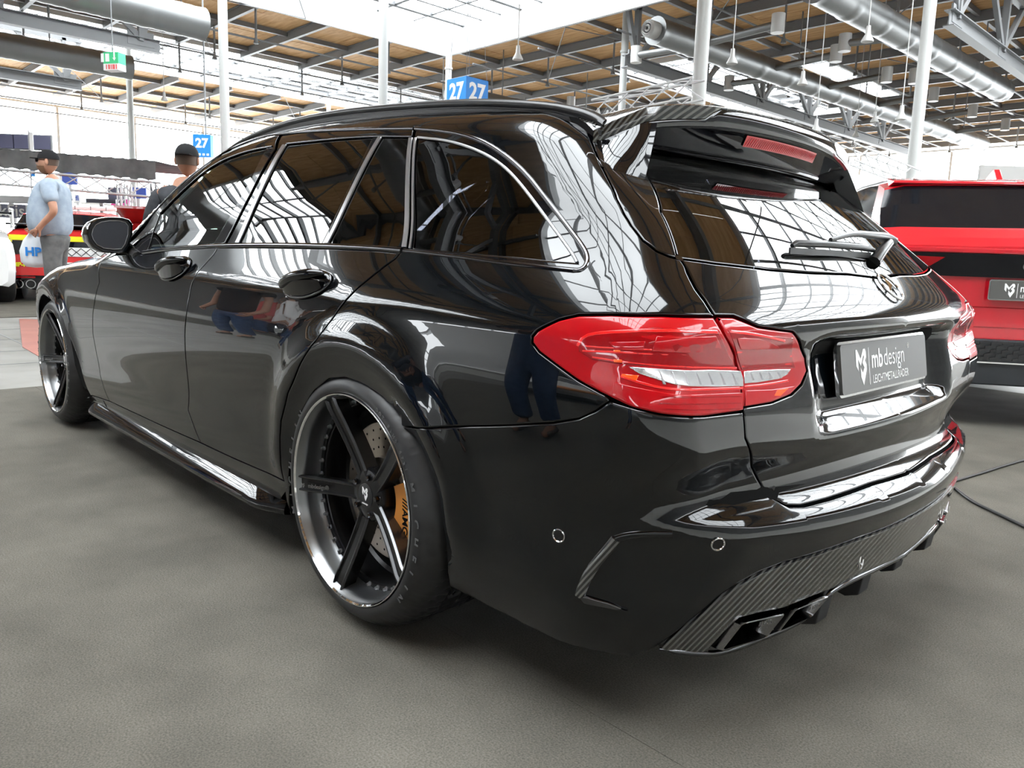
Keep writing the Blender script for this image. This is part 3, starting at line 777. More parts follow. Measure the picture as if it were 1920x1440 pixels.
# mouldings
strip('window_moulding',resample(smooth_line(PX(frame_top)),.02,False),M['dchrome'],car,wdt=.011,hgt=.004)
strip('window_moulding',resample(smooth_line(PX(qwin_trim+qwin_bot[:1])),.02,False),M['dchrome'],car,wdt=.011,hgt=.004)
strip('window_seal',resample(smooth_line(PX([(300,400),(337,362),(382,322),(412,303),(440,291),(470,281.5),(510,274.5)])),.02,False),M['dchrome'],car,wdt=.006,hgt=.003)
strip('window_seal',resample(smooth_line(PX([(538,269.5),(600,263),(650,258.5),(700,255.5),(773,256)])),.02,False),M['dchrome'],car,wdt=.006,hgt=.003)
strip('window_seal',resample(smooth_line(PX([(783,257.5),(843,263.5),(902.5,284),(945,311),(977.5,346),(1023,407),(1072,473),(1082,492)])),.02,False),M['silver'],car,wdt=.007,hgt=.003)
strip('belt_moulding',resample(smooth_line(PX([(268,473),(325,465),(403,460.5),(500,459),(620,461),(700,464.5),(753,469)])),.03,False),M['gloss'],car,wdt=.016,hgt=.005)
strip('belt_moulding',resample(smooth_line(PX([(757,470),(860,481.5),(940,493),(1020,502),(1076,507.5)])),.03,False),M['gloss'],car,wdt=.010,hgt=.004)
# pillar strips
def pxquad(name,L,mt,off,**k):
    panel(name,UZ(L),mt,car,inset=.0,off=off,res=.05,depth=.004,bev=.0012,mirror=True,**k)
pxquad('pillar_trim',[(530,271),(537.5,271),(448,455),(441,455)],M['silver'],.002)
pxquad('pillar_trim',[(709,256.5),(715.5,257),(615,456),(608,456)],M['silver'],.002)
pxquad('pillar_trim',[(766.5,258),(774,258),(762,463),(753,462.5)],M['silver'],.002)
pxquad('pillar_trim',[(776.5,258),(781,258),(770,465),(766,465)],M['silver'],.002)
# --- inner dark shell behind the gaps
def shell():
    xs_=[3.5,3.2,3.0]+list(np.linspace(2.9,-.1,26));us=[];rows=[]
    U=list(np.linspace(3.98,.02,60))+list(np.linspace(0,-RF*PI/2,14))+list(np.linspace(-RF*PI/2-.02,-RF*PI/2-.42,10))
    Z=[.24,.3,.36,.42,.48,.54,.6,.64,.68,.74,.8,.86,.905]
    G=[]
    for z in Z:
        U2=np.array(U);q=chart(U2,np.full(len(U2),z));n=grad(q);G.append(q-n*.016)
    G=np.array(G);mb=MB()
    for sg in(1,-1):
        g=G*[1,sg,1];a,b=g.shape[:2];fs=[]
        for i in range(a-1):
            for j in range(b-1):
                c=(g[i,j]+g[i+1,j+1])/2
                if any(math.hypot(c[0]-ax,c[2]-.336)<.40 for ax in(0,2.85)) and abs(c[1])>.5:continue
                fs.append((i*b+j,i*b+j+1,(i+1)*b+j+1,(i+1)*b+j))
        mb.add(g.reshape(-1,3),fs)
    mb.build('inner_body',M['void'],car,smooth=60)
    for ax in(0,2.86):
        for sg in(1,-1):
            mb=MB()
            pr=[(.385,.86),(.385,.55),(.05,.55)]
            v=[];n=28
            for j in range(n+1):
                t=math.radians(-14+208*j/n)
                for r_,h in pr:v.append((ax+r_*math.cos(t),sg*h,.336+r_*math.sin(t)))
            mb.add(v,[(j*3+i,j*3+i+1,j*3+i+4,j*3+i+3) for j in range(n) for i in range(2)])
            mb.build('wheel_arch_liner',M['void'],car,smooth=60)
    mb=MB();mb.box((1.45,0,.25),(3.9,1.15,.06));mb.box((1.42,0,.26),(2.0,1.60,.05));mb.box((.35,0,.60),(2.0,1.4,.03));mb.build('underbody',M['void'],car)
    # tyre-side arch lips
shell()
def lip(L,sg):
    P=resample(smooth_line(PX(L)),.02,False) if not isinstance(L,np.ndarray) else L
    N=grad(P);mb=MB();g=[]
    for p,nn in zip(P,N):
        a=p-nn*.004;b=p-nn*.02-np.array([0,.012,0]);c=np.array([p[0],p[1]-.075,p[2]])
        g.append([a*[1,sg,1],b*[1,sg,1],c*[1,sg,1]])
    mb.grid(g);mb.build('wheel_arch_lip',M['satin'],car,smooth=60)
for sg in(1,-1):
    lip(archR,sg)
    q=pl(archf_front[::-1]*1.0,);P3=chart(pl(archf_front,archf_rear)[:,0],pl(archf_front,archf_rear)[:,1]);lip(P3,sg)

# ================================================================ CAR DETAILS
# --- tail lamps (outer on the wing, inner on the tailgate), both sides
def lampset(sg):
    mats=M
    def pn(name,L,mt,parent,off=0.,uz=None,**k):
        P=UZ(L) if uz is None else uz
        o=panel(name,P,mt,parent,inset=k.pop('inset',.0006),off=off,res=k.pop('res',.03),depth=k.pop('depth',.004),bev=k.pop('bev',.0015),drop=.0008,**k)
        if sg<0:
            me=o.data;me2=None
        return o
    return pn
def lamp_parts():
    """returns list of (name, mesh object) for the left side"""
    L={}
    outer=pl(S['lt'],S['lg'][1:],S['lb'][1:])
    inner=pl(S['li'],rev(S['lg'][1:-1]))
    a=panel('tail_lamp',clean(outer,.003),M['redlens'],car,inset=.002,off=-.001,res=.02,depth=.03,bev=.004,drop=.002)
    b=panel('tailgate_lamp',clean(inner,.003),M['redlens'],car,inset=.002,off=-.001,res=.02,depth=.03,bev=.004,drop=.002)
    def pn(name,L_,mt,par,off=.0006,**k): return panel(name,UZ(L_),mt,par,inset=0,off=off,res=.03,depth=.003,bev=.0012,drop=.0008,**k)
    def band(name,C_,th,mt,par,**k):
        C_=smooth_line(C_,1);t=np.gradient(C_,axis=0);t/=np.linalg.norm(t,axis=1,keepdims=True);n=np.c_[-t[:,1],t[:,0]]*th/2
        return pn(name,np.vstack([C_+n,(C_-n)[::-1]]),mt,par,**k)
    z=lambda pts:[(960+x/3.2,540+y/3.2) for x,y in pts]
    pn('reflector_field',z([(400,330),(470,268),(860,236),(1232,250),(1300,400),(1350,480),(900,470),(640,455),(480,430),(400,380)]),M['reddark'],a,off=.0002)
    band('light_guide',z([(392,350),(430,290),(520,268),(860,250),(1235,265)]),6,M['redribs'],a)
    pn('lamp_cell',z([(870,290),(1225,290),(1268,385),(840,380)]),M['redlens'],a,off=.0009)
    pn('lamp_cell',z([(580,325),(800,320),(790,370),(620,365)]),M['redlens'],a,off=.0009)
    band('light_guide',z([(420,378),(620,385),(900,400),(1290,405)]),4.2,M['redribs'],a)
    band('light_guide',z([(440,350),(560,360),(840,372)]),3,M['redribs'],a)
    band('light_guide',z([(480,415),(640,440),(900,466),(1350,480)]),4,M['redribs'],a)
    pn('amber_reflector',z([(610,428),(660,430),(660,448),(612,446)]),M['amber'],a,off=.0012)
    pn('amber_reflector',z([(610,372),(650,373),(650,386),(610,385)]),M['amber'],a,off=.0012)
    pn('amber_reflector',z([(660,515),(760,525),(745,560),(650,535)]),M['amber'],a,off=.0005)
    pn('indicator_reflector',z([(700,472),(900,485),(1200,492),(1372,498),(1386,540),(1388,588),(1230,592),(1060,588),(960,575),(860,545),(760,512)]),M['crystal'],a,off=.001)
    for i in range(7):
        x=880+i*72;pn('reflector_rib',z([(x,500+i*1.5),(x+12,501+i*1.5),(x+44,578+i),(x+26,577+i)]),M['silver'],a,off=.0016)
    band('light_guide',z([(650,530),(780,572),(900,600),(1030,612),(1386,600)]),4.5,M['redribs'],a)
    pn('lower_reflector',z([(610,565),(760,600),(1000,640),(1386,628),(1386,730),(1160,755),(900,745),(720,705),(600,645)]),M['redlens'],a,off=.0008)
    for y0 in(650,690,725):
        band('reflector_line',z([(880,y0),(1100,y0+8),(1380,y0)]),.9,M['reddark'],a,off=.0012)
    pn('reflector_field',z([(1300,250),(1420,262),(1560,290),(1690,300),(1700,480),(1380,490),(1350,390)]),M['reddark'],b,off=.0002)
    band('light_guide',z([(1310,262),(1420,272),(1560,298),(1640,320)]),5,M['redribs'],b)
    band('light_guide',z([(1350,385),(1480,392),(1680,410)]),5,M['redribs'],b)
    band('light_guide',z([(1378,470),(1500,465),(1680,455)]),4,M['redribs'],b)
    pn('lamp_cell',z([(1350,300),(1480,305),(1560,330),(1640,375),(1370,370)]),M['redlens'],b,off=.0009)
    pn('indicator_reflector',z([(1392,500),(1500,492),(1672,487),(1650,520),(1600,545),(1480,565),(1396,572)]),M['crystal'],b,off=.001)
    for i in range(4):
        x=1420+i*55;pn('reflector_rib',z([(x,504),(x+12,503),(x+34,555-i*5),(x+20,557-i*5)]),M['silver'],b,off=.0016)
    band('light_guide',z([(1396,592),(1520,580),(1660,555)]),4,M['redribs'],b)
    pn('lower_reflector',z([(1400,615),(1560,610),(1700,588),(1640,640),(1540,680),(1400,708)]),M['redlens'],b,off=.0008)
    pn('amber_reflector',z([(1590,610),(1660,600),(1610,650),(1570,648)]),M['amber'],b,off=.0012)
    return [a,b]
def mirror_tree(o,parent):
    me=o.data;k=me.name+'_r'
    n=len(me.vertices);co=np.zeros(n*3);me.vertices.foreach_get('co',co);co=co.reshape(-1,3)*[1,-1,1]
    cn=np.zeros(len(me.loops)*3);me.corner_normals.foreach_get('vector',cn);cn=cn.reshape(-1,3)
    vn=np.zeros((n,3));li=np.zeros(len(me.loops),int);me.loops.foreach_get('vertex_index',li);vn[li]=cn
    m2=setmesh(co,[tuple(p.vertices)[::-1] for p in me.polygons],vn*[1,-1,1],me.materials[0],o.name.split('.')[0])
    c=link(m2,o.name.split('.')[0],parent)
    for ch in list(o.children):mirror_tree(ch,c)
for o in lamp_parts():mirror_tree(o,car)
# --- roof rails
def rail(sg):
    A=[(-.492,.572,1.247),(-.462,.574,1.266),(-.40,.578,1.287),(-.28,.585,1.311),(-.10,.595,1.334),(.05,.60,1.347),(.32,.60,1.366),(.55,.60,1.378),(.82,.60,1.381),(1.05,.60,1.368),(1.20,.60,1.351),(1.33,.60,1.325),(1.44,.60,1.29)]
    A=smooth_line(A,2);mb=MB();g=[]
    for x,y,z in A:
        k=min(1,max(.12,(z-topedge([x],[min(y,.60)])[0][2]+.012)/.034))
        sec=[(-.020,-.03*k),(-.022,-.012*k),(-.016,-.002),(-.004,.002),(.010,.001),(.018,-.004*k),(.021,-.010*k),(.019,-.016*k),(.014,-.019*k),(.014,-.022*k),(.022,-.025*k),(.022,-.034*k)]
        g.append([(x,sg*(y+a),z+b) for a,b in sec])
    mb.grid(g);mb.build('roof_rail',M['satin'],car,smooth=50)
for sg in(1,-1):rail(sg)
# --- roof spoiler
YS=np.linspace(-.60,.60,49)
def spo(y):
    a=abs(y);t=min(1,a/.55)
    xe=-.550-.072*(1-t**2);ze=1.314-.012*t**2-.030*t**4
    if a>.52:
        k=(a-.52)/.08;xe+=.075*k**1.5;ze-=.045*k**1.6
    return xe,ze
def spl_sec(y):
    xe,ze=spo(y);a=abs(y)
    xr_=-.40;zr=topedge([xr_],[min(a,.56)])[0][2]-.002
    k=sst(a,.30,.36)                         # carbon lip only deep at the sides
    return xe,ze,xr_,zr,k
G=[];Gb=[];Gf=[]
for y in YS:
    xe,ze,xr_,zr,k=spl_sec(y);a=abs(y)
    d=.006+.026*k
    top=[(xr_,zr),(xr_*.7+xe*.3,zr*.7+ze*.3+.006),(xr_*.3+xe*.7,zr*.3+ze*.7+.005),(xe+.004,ze),(xe,ze-.003),(xe+.002,ze-d)]
    G.append([(x,y,z) for x,z in top])
    mid=[(xe+.004,ze-d),(xe+.001,ze-d-.003),(xe+.001,ze-.044+.004*k),(xe+.006,ze-.048)]
    Gb.append([(x,y,z) for x,z in mid])
    if a<=.53:
        e=sst(a,.46,.53)
        zb=1.196+.012*e+.0
        fc=[(xe+.005,ze-.047),(xe+.010,ze-.052),(xe+.03,zb+.012),(xe+.045,zb),(xe+.07,zb-.004),(-.50,zb+.02)]
        Gf.append([(x+.02*e,y,z) for x,z in fc])
for g,nm,mt in((G,'spoiler_lip',M['carbon']),(Gb,'spoiler_edge',M['paint']),(Gf,'spoiler_face',M['gloss'])):
    mb=MB();mb.grid(g);mb.build(nm,mt,car,smooth=55)
mb=MB()
for sg in(1,-1):
    e=[(x,sg*y if False else (y if sg>0 else y),z) for x,y,z in (G[-1] if sg>0 else G[0])]+[(-.44,sg*.60,1.20)]
    mb.add(e,[tuple(range(len(e)))])
    f=[Gf[-1] if sg>0 else Gf[0]][0];mb.add(f,[tuple(range(len(f)))])
mb.build('spoiler_end',M['gloss'],car,smooth=30,kind='stuff')
for sg in(1,-1):
    g=[]
    for u_ in np.linspace(0,1,9):
        y=.605-.115*u_;xe,ze,_,_,k=spl_sec(y);d=.006+.026*k
        A=np.array([xe+.003,y,ze-d-.001]);B=PX([(1127+82*u_,312+ 24*u_)])[0]
        mid=[A*(1-v)+B*v+np.array([-.003,.001,0])*math.sin(PI*v)*(1-.3*u_) for v in np.linspace(0,1,9)]
        g.append([(p[0],p[1]*sg,p[2]) for p in mid])
    e=[[p,(p[0]+.05,p[1]-.03*sg,p[2])] for p in g[-1]]
    mb=MB();mb.grid(g);mb.grid(e);mb.build('spoiler_side_blade',M['gloss'],car,smooth=50)
# high brake lamp and camera on the spoiler face
bl=[]
for y in np.linspace(-.187,.187,17):
    xe,ze=spo(y);bl.append([(xe+.0075,y,ze-.056),(xe+.0125,y,ze-.068),(xe+.018,y,ze-.081)])
mb=MB();mb.grid(bl);o=mb.build('high_brake_lamp',M['redlens'],car,smooth=60)
mb=MB()
for y in np.linspace(-.183,.175,40):
    xe,ze=spo(y)
    mb.bar((xe+.0073,y,ze-.06),(xe+.0173,y+.006,ze-.079),.0012,.0012)
mb.build('lamp_ribs',M['reddark'],o,kind='stuff')
# --- rear wiper
wr=empty('rear_wiper',parent=car)
def gp(x,y,d):                                   # lifted off the window surface
    P=PX([(x,y)])[0];n=grad(P[None])[0];return P+n*d
mb=MB();
armP=[gp(1655,472,.035),gp(1642,466,.04),gp(1612,464,.04),gp(1575,462,.042),gp(1540,468,.03)]
mb.tube(smooth_line(armP,2),list(np.linspace(.014,.005,len(smooth_line(armP,2)))),8);mb.build('wiper_arm',M['satin'],wr,smooth=50)
mb=MB();mb.tube([gp(1648,474,.035),gp(1640,484,.02),gp(1638,492,.0)],[.011,.014,.017],10);mb.build('wiper_pivot',M['satin'],wr,smooth=50)
mb=MB();mb.tube([gp(1477,470,.014),gp(1483,468,.018),gp(1540,470,.02),gp(1600,473,.018),gp(1628,478,.016)],[.005,.008,.009,.009,.006],8);mb.build('wiper_blade',M['satin'],wr,smooth=50)
mb=MB();mb.bar(gp(1477,474,.006),gp(1628,482,.006),.004,.014);mb.build('wiper_rubber',M['rubber'],wr)
# --- emblem: ring with a three-pointed star
c=PX([(1687,548)])[0];c=np.array([rearx(0.,c[2])*1.0,0,.905]);c[0]=float(rearx(np.array(0.),np.array(c[2])))
n=grad(c[None])[0];zx=np.array([0,1.,0]);up=np.cross(n,zx);up=np.cross(zx,n)*1.0;up/=np.linalg.norm(up)
if up[2]<0:up=-up
em=MB();R_e=.040;cc=c+n*.006
em.tube([cc+zx*R_e*math.cos(t)+up*R_e*math.sin(t) for t in np.linspace(0,2*PI,33)[:-1]],.0033,8,closed=True);emb=em.build('star_emblem',M['chrome'],car,smooth=50)
em=MB()
for k in range(3):
    t=PI/2+k*2*PI/3;d=zx*math.cos(t)+up*math.sin(t);s_=zx*-math.sin(t)+up*math.cos(t)
    em.add([cc+d*R_e,cc+s_*.006,cc+n*.006,cc-s_*.006],[(0,1,2),(0,2,3)])
em.build('star_point',M['chrome'],emb,kind='stuff')
# --- number plate
def frame_T(o,X,Y):
    X=Vector(X).normalized();Y=Vector(Y);Y=(Y-X*X.dot(Y)).normalized();Z=X.cross(Y)
    T=Matrix.Identity(4)
    for i in range(3):T[i][0]=X[i];T[i][1]=Y[i];T[i][2]=Z[i];T[i][3]=o[i]
    return T
def show_plate(T,parent,wd=.52,ht=.11,scale=1.):
    mb=MB();
    def rr(w_,h_,r):
        P=[]
        for cx_,cy_2,a0 in((w_/2-r,h_/2-r,0),(-w_/2+r,h_/2-r,90),(-w_/2+r,-h_/2+r,180),(w_/2-r,-h_/2+r,270)):
            for k in range(5):
                t=math.radians(a0+k*22.5);P.append((cx_+r*math.cos(t),cy_2+r*math.sin(t)))
        return P
    mb.prism(rr(wd,ht,.009),lambda x,y,z:T@Vector((x,y,z)),-.004,.001);p_=mb.build('number_plate',M['plate'],parent)
    mb=MB();mb.prism(rr(wd+.012,ht+.012,.012),lambda x,y,z:T@Vector((x,y,z)),-.012,-.004);mb.build('plate_holder',M['chrome'],p_)
    mb=MB();logo_add(mb,T@Matrix.Translation((-.155,-.001,.001)),.056,.082,.0006);mb.build('plate_logo',M['white'],p_)
    mb=MB();mb.box((0,0,0),(.0028,.085,.0006));mb.v=[tuple(T@(Vector(v)+Vector((-.112,-.001,.0013)))) for v in mb.v];mb.build('plate_divider',M['white'],p_)
    mb=MB();frame_add(mb,text_geo('mb',.062,.0003,.0009,'LEFT',sx=.86),T@Matrix.Translation((-.098,.012,.0013)));mb.build('plate_word',M['white'],p_)
    mb=MB();frame_add(mb,text_geo('design',.062,.0003,-.0004,'LEFT',sx=.86),T@Matrix.Translation((-.026,.012,.0013)));mb.build('plate_word',M['white'],p_)
    mb=MB();frame_add(mb,text_geo('\u00ae',.018,.0003,0,'LEFT'),T@Matrix.Translation((.128,.032,.0013)));mb.build('registered_mark',M['white'],p_)
    mb=MB();frame_add(mb,text_geo('LEICHTMETALLR\u00c4DER',.0275,.0003,0,'LEFT',sx=.82),T@Matrix.Translation((-.095,-.034,.0013)));mb.build('plate_small_lettering',M['white'],p_)
    return p_
show_plate(frame_T((-.916,0,.729),(0,-1,0),(.16,0,1)),car)
# --- exhaust tips
PXa=lambda x,y,X:atx(x,y,X)
def tip(L,inner,sg):
    q_=PX(L);P=[Vector(p) for p in q_+grad(q_)*.016];c=sum(P,Vector())/len(P)
    mb=MB();n=len(P)
    def ring(s,dx):return [Vector((q.x+dx,(c.y+(q.y-c.y)*s),c.z+(q.z-c.z)*s)) for q in P]
    def rnd(Q):
        o=[]
        for i in range(n):
            a,b,d=Q[i-1],Q[i],Q[(i+1)%n]
            for t in(.16,.05):o.append(b.lerp(a,t))
            for t in(.05,.16):o.append(b.lerp(d,t))
        return o
    R_=[rnd(ring(1.0,.09)),rnd(ring(1.03,.012)),rnd(ring(1.0,0)),rnd(ring(.93,-.001)),rnd(ring(.86,.006)),rnd(ring(.82,.03)),rnd(ring(.80,.10))]
    g=[[ (v.x,v.y*sg,v.z) for v in r]+[(r[0].x,r[0].y*sg,r[0].z)] for r in R_]
    mb.grid(g);o=mb.build('exhaust_tip',M['tipmetal'],car,smooth=45)
    mb=MB();q=[(v.x,v.y*sg,v.z) for v in R_[-1]];mb.add(q,[tuple(range(len(q)))]);mb.build('tip_inside',M['void'],o)
    top=(P[0]+P[1])/2;dr=(P[1]-P[0])
    T=frame_T(Vector((top.x-.004,top.y*sg,top.z-.0085)),(dr.x,dr.y*sg,dr.z) if sg>0 else (-dr.x,dr.y,-dr.z) ,(0,0,1))
    mb=MB();frame_add(mb,text_geo('/// AMG',.011,.0006,0),T);mb.build('tip_lettering',M['silver'],o)
for sg in(1,-1):
    tip([(1380,1158),(1462,1139),(1428,1184),(1342,1210)],0,sg)
    tip([(1480,1133),(1543,1107),(1511,1147),(1450,1174)],0,sg)
mb=MB()
for sg in(1,-1):
    q_=PX([(1372,1150),(1560,1092),(1512,1160),(1325,1212)]);P=[Vector(p) for p in q_-grad(q_)*.03]
    mb.add([(p.x+d,p.y*sg,p.z) for d in(0,.05) for p in P],[(0,1,2,3),(4,5,6,7)])
mb.build('exhaust_surround',M['void'],car,kind='stuff')
# diffuser fins
for q,yy in(((1561,1121),.33),((1652,1073),.11),(None,-.11),(None,-.33)):
    mb=MB();mb.prism([(-.968,.275),(-.91,.29),(-.70,.29),(-.70,.22),(-.925,.180),(-.955,.192)],lambda x,y,h:(x,yy+h,y),-.028,.028)
    mb.build('diffuser_fin',M['matte'],car,bevel=.004)
for sg in(1,-1):
    mb=MB();mb.prism([(-1.0,.285),(-.95,.29),(-.70,.28),(-.70,.23),(-.94,.205),(-.98,.22)],lambda x,y,h:(x,sg*.52*0+sg*.47*0+(0)+h+sg*.0,y),-.01,.01) if 0 else None
P=PX([(1240,1212),(1309,1219),(1346,1219)])
# lower diffuser edge moulding
le=[(1235,1212),(1309,1221),(1350,1220),(1404,1200),(1477,1171),(1508,1152),(1530,1128),(1552,1106),(1590,1085),(1630,1067),(1692,1037)]
LP=PX(le);LP=LP+grad(LP)*.006
LP=smooth_line(LP,2);mb=MB()
for sg in(1,-1):
    m_=MB();m_.tube([(x,y*sg,z) for x,y,z in LP],[.002]*3+[.0065]*(len(LP)-3),8);m_.build('diffuser_edge',M['dchrome'],car,smooth=50)
# tow-eye openings
for sg in(1,-1):
    P=chart(np.array([uc_at(.323)+.258]),np.array([.323]))[0];P[1]*=sg
    mb=MB();mb.tube([(P[0]-.006+0*math.cos(t),P[1]+.009*math.cos(t),P[2]+.018*math.sin(t)*(1.25 if math.sin(t)>0 else 1)) for t in np.linspace(0,2*PI,21)[:-1]],.0022,6,closed=True);o=mb.build('tow_cover_rim',M['chrome'],car,smooth=50)
# parking sensors
def sensor(P):
    for sg in(1,-1):
        p=np.array(P)*[1,sg,1];n=grad(np.array([P]))[0]*[1,sg,1];a=np.cross(n,[0,0,1]);a/=np.linalg.norm(a);b=np.cross(n,a)
        mb=MB();mb.tube([p+n*.001+a*.0125*math.cos(t)+b*.0125*math.sin(t) for t in np.linspace(0,2*PI,25)[:-1]],.0016,6,closed=True);o=mb.build('parking_sensor',M['chrome'],car,smooth=50)
        mb=MB();mb.add([p+n*.0008+a*.011*math.cos(t)+b*.011*math.sin(t) for t in np.linspace(0,2*PI,25)[:-1]],[tuple(range(24))]);mb.build('sensor_face',M['gloss'],o)
sensor(PX([(1048,1004)])[0]);sensor(PX([(1346,1020)])[0])
# bumper side vent: raised blade and bright lower ledge
vb=[(1155,1011),(1140,1030),(1115,1058),(1096,1090),(1087,1118)]
strip('vent_edge',resample(smooth_line(PX(vb)),.015,False),M['carbon'],car,wdt=.020,hgt=.006,off=.001)
strip('vent_edge',resample(smooth_line(PX([(1260,1002),(1210,1001),(1175,1004),(1155,1011)])),.02,False),M['paint'],car,wdt=.014,hgt=.0035)
panel('vent_ledge',UZ([(1086,1116),(1100,1117),(1140,1128),(1177,1143),(1150,1141),(1095,1130)]),M['chrome'] if 0 else M['dchrome'],car,inset=0,off=.006,res=.05,depth=.01,bev=.003,drop=.003,mirror=True)
# --- door handles: bowl and grip
def handle(L,c0):
    P=PX([c0])[0];e=PX(L)
    n=grad(P[None])[0];ax=e[1]-e[0];ax/=np.linalg.norm(ax);upv=np.cross(n,ax);upv/=np.linalg.norm(upv)
    if upv[2]<0:upv=-upv
    hl=np.linalg.norm(e[1]-e[0])/2;hh=np.linalg.norm(e[3]-e[2])/2;c=(e[0]+e[1])/2
    for sg in(1,-1):
        f=lambda p:(p[0],p[1]*sg,p[2])
        mb=MB();g=[]
        for i in range(15):                              # oval dish standing just proud of the skin
            t=i/14;ph=t*PI/2
            g.append([f(c+n*(.004+.030*math.sin(ph)*(.55+.45*math.sin(a))) +ax*hl*math.cos(ph)*math.cos(a)+upv*(hh*math.cos(ph)*math.sin(a)*.98)) for a in np.linspace(0,2*PI,33)])
        mb.grid(g);o=mb.build('door_handle',M['paint'],car,smooth=80)
        mb=MB();mb.tube([f(c+n*.004+ax*hl*math.cos(a)+upv*hh*math.sin(a)) for a in np.linspace(0,2*PI,41)[:-1]],.0022,6,closed=True);mb.build('handle_rim',M['dchrome'],o,smooth=60)
        mb=MB();mb.tube([f(c+ax*hl*t+upv*(.004-.012*t)+n*(.012+.034*(1-t*t))) for t in np.linspace(-.86,.86,15)],[.006,.010,.012,.013,.013,.013,.013,.013,.013,.013,.013,.013,.012,.010,.006],10);mb.build('grip',M['paint'],o,smooth=60)
        mb=MB();g=[]
        for t in np.linspace(-.8,.8,17):
            k=math.sqrt(1-t*t);g.append([f(c+ax*hl*t+upv*(-.006-.0*t)+n*(.030*k+.008)),f(c+ax*hl*t-upv*hh*k*.88+n*(.010))])
        mb.grid(g);mb.build('bowl_shadow',M['gloss'],o,smooth=60)
handle([(622,528),(535,540),(580,562),(590,511)],(580,536))
handle([(357,498),(303,510),(330,526),(335,488)],(331,507))
# --- door mirrors
def mirror_geo(sg):
    X=1.80
    L=[(163,440),(166,427),(173,417),(186,410.5),(205,407.5),(228,408),(242,411.5),(248.5,420),(248,440),(241,462),(233,473.5),(215,474.5),(192,472),(176,464),(167,452)]
    P=[atx(x,y,X) for x,y in L];c=np.mean(P,0);P=resample(np.array(P),.012)
    g=[]
    for s_,dx in((.93,.004),(.97,-.006),(1.0,-.002),(1.03,.02),(1.03,.05),(.98,.085),(.85,.115),(.6,.14),(.3,.15),(.02,.152)):
        g.append([((p[0]+dx),sg*(c[1]+(p[1]-c[1])*s_),c[2]+(p[2]-c[2])*s_) for p in np.vstack([P,P[:1]])])
    mb=MB();mb.grid(g);o=mb.build('door_mirror',M['paint'],car,smooth=60)
    q=[(p[0]+.004,sg*(c[1]+(p[1]-c[1])*.93),c[2]+(p[2]-c[2])*.93) for p in P];mb=MB();mb.add(q,[tuple(range(len(q)))]);mb.build('mirror_back',M['satin'],o)
    q=[(p[0]-.001,sg*(c[1]+(p[1]-c[1])*.80),c[2]+(p[2]-c[2])*.80) for p in P];mb=MB();mb.add(q,[tuple(range(len(q)))])
    gm=mb.build('mirror_glass',M['mirror'],o)
    mb=MB();mb.tube([(x,y,z) for x,y,z in q],.0014,6,closed=True);mb.build('mirror_rim',M['silver'],o)
    a=c+np.array([.05,-.07,-.05]);b=PX([(262,478)])[0]
    mb=MB();mb.tube([(a[0],a[1]*sg,a[2]),(a[0]-.0,(a[1]-.03)*sg,a[2]-.02),((b[0]+.05),(b[1]-.01)*sg,b[2]-.01)],[.02,.018,.022],10);mb.build('mirror_arm',M['satin'],o,smooth=60)
M['mirror']=mat('dimmed_mirror_glass',(.05,.052,.06),.05,.0,0,.5)
for sg in(1,-1):mirror_geo(sg)
# --- cabin seen through the glass
cab=empty('cabin',parent=car)
mb=MB();mb.box((1.62,0,.86),(.35,1.3,.16));mb.build('dashboard',M['matte'],cab,bevel=.03)
mb=MB();cw_=Vector((1.30,.36,.90));mb.tube([cw_+Vector((.06*math.sin(t),.18*math.cos(t),.17*math.sin(t))) for t in np.linspace(0,2*PI,33)[:-1]],.015,8,closed=True);mb.bar(cw_-Vector((0,.17,0)),cw_+Vector((0,.17,0)),.03,.04);mb.bar(cw_,(1.55,.36,.82),.06);mb.build('steering_wheel',M['matte'],cab,smooth=50)
for x in(.75,-.15):
    for y in(.36,-.36):
        mb=MB();mb.box((x,y,.72),(.14,.46,.62));mb.box((x-.02,y,1.07),(.10,.26,.16));mb.build('seat',M['matte'],cab,bevel=.03)
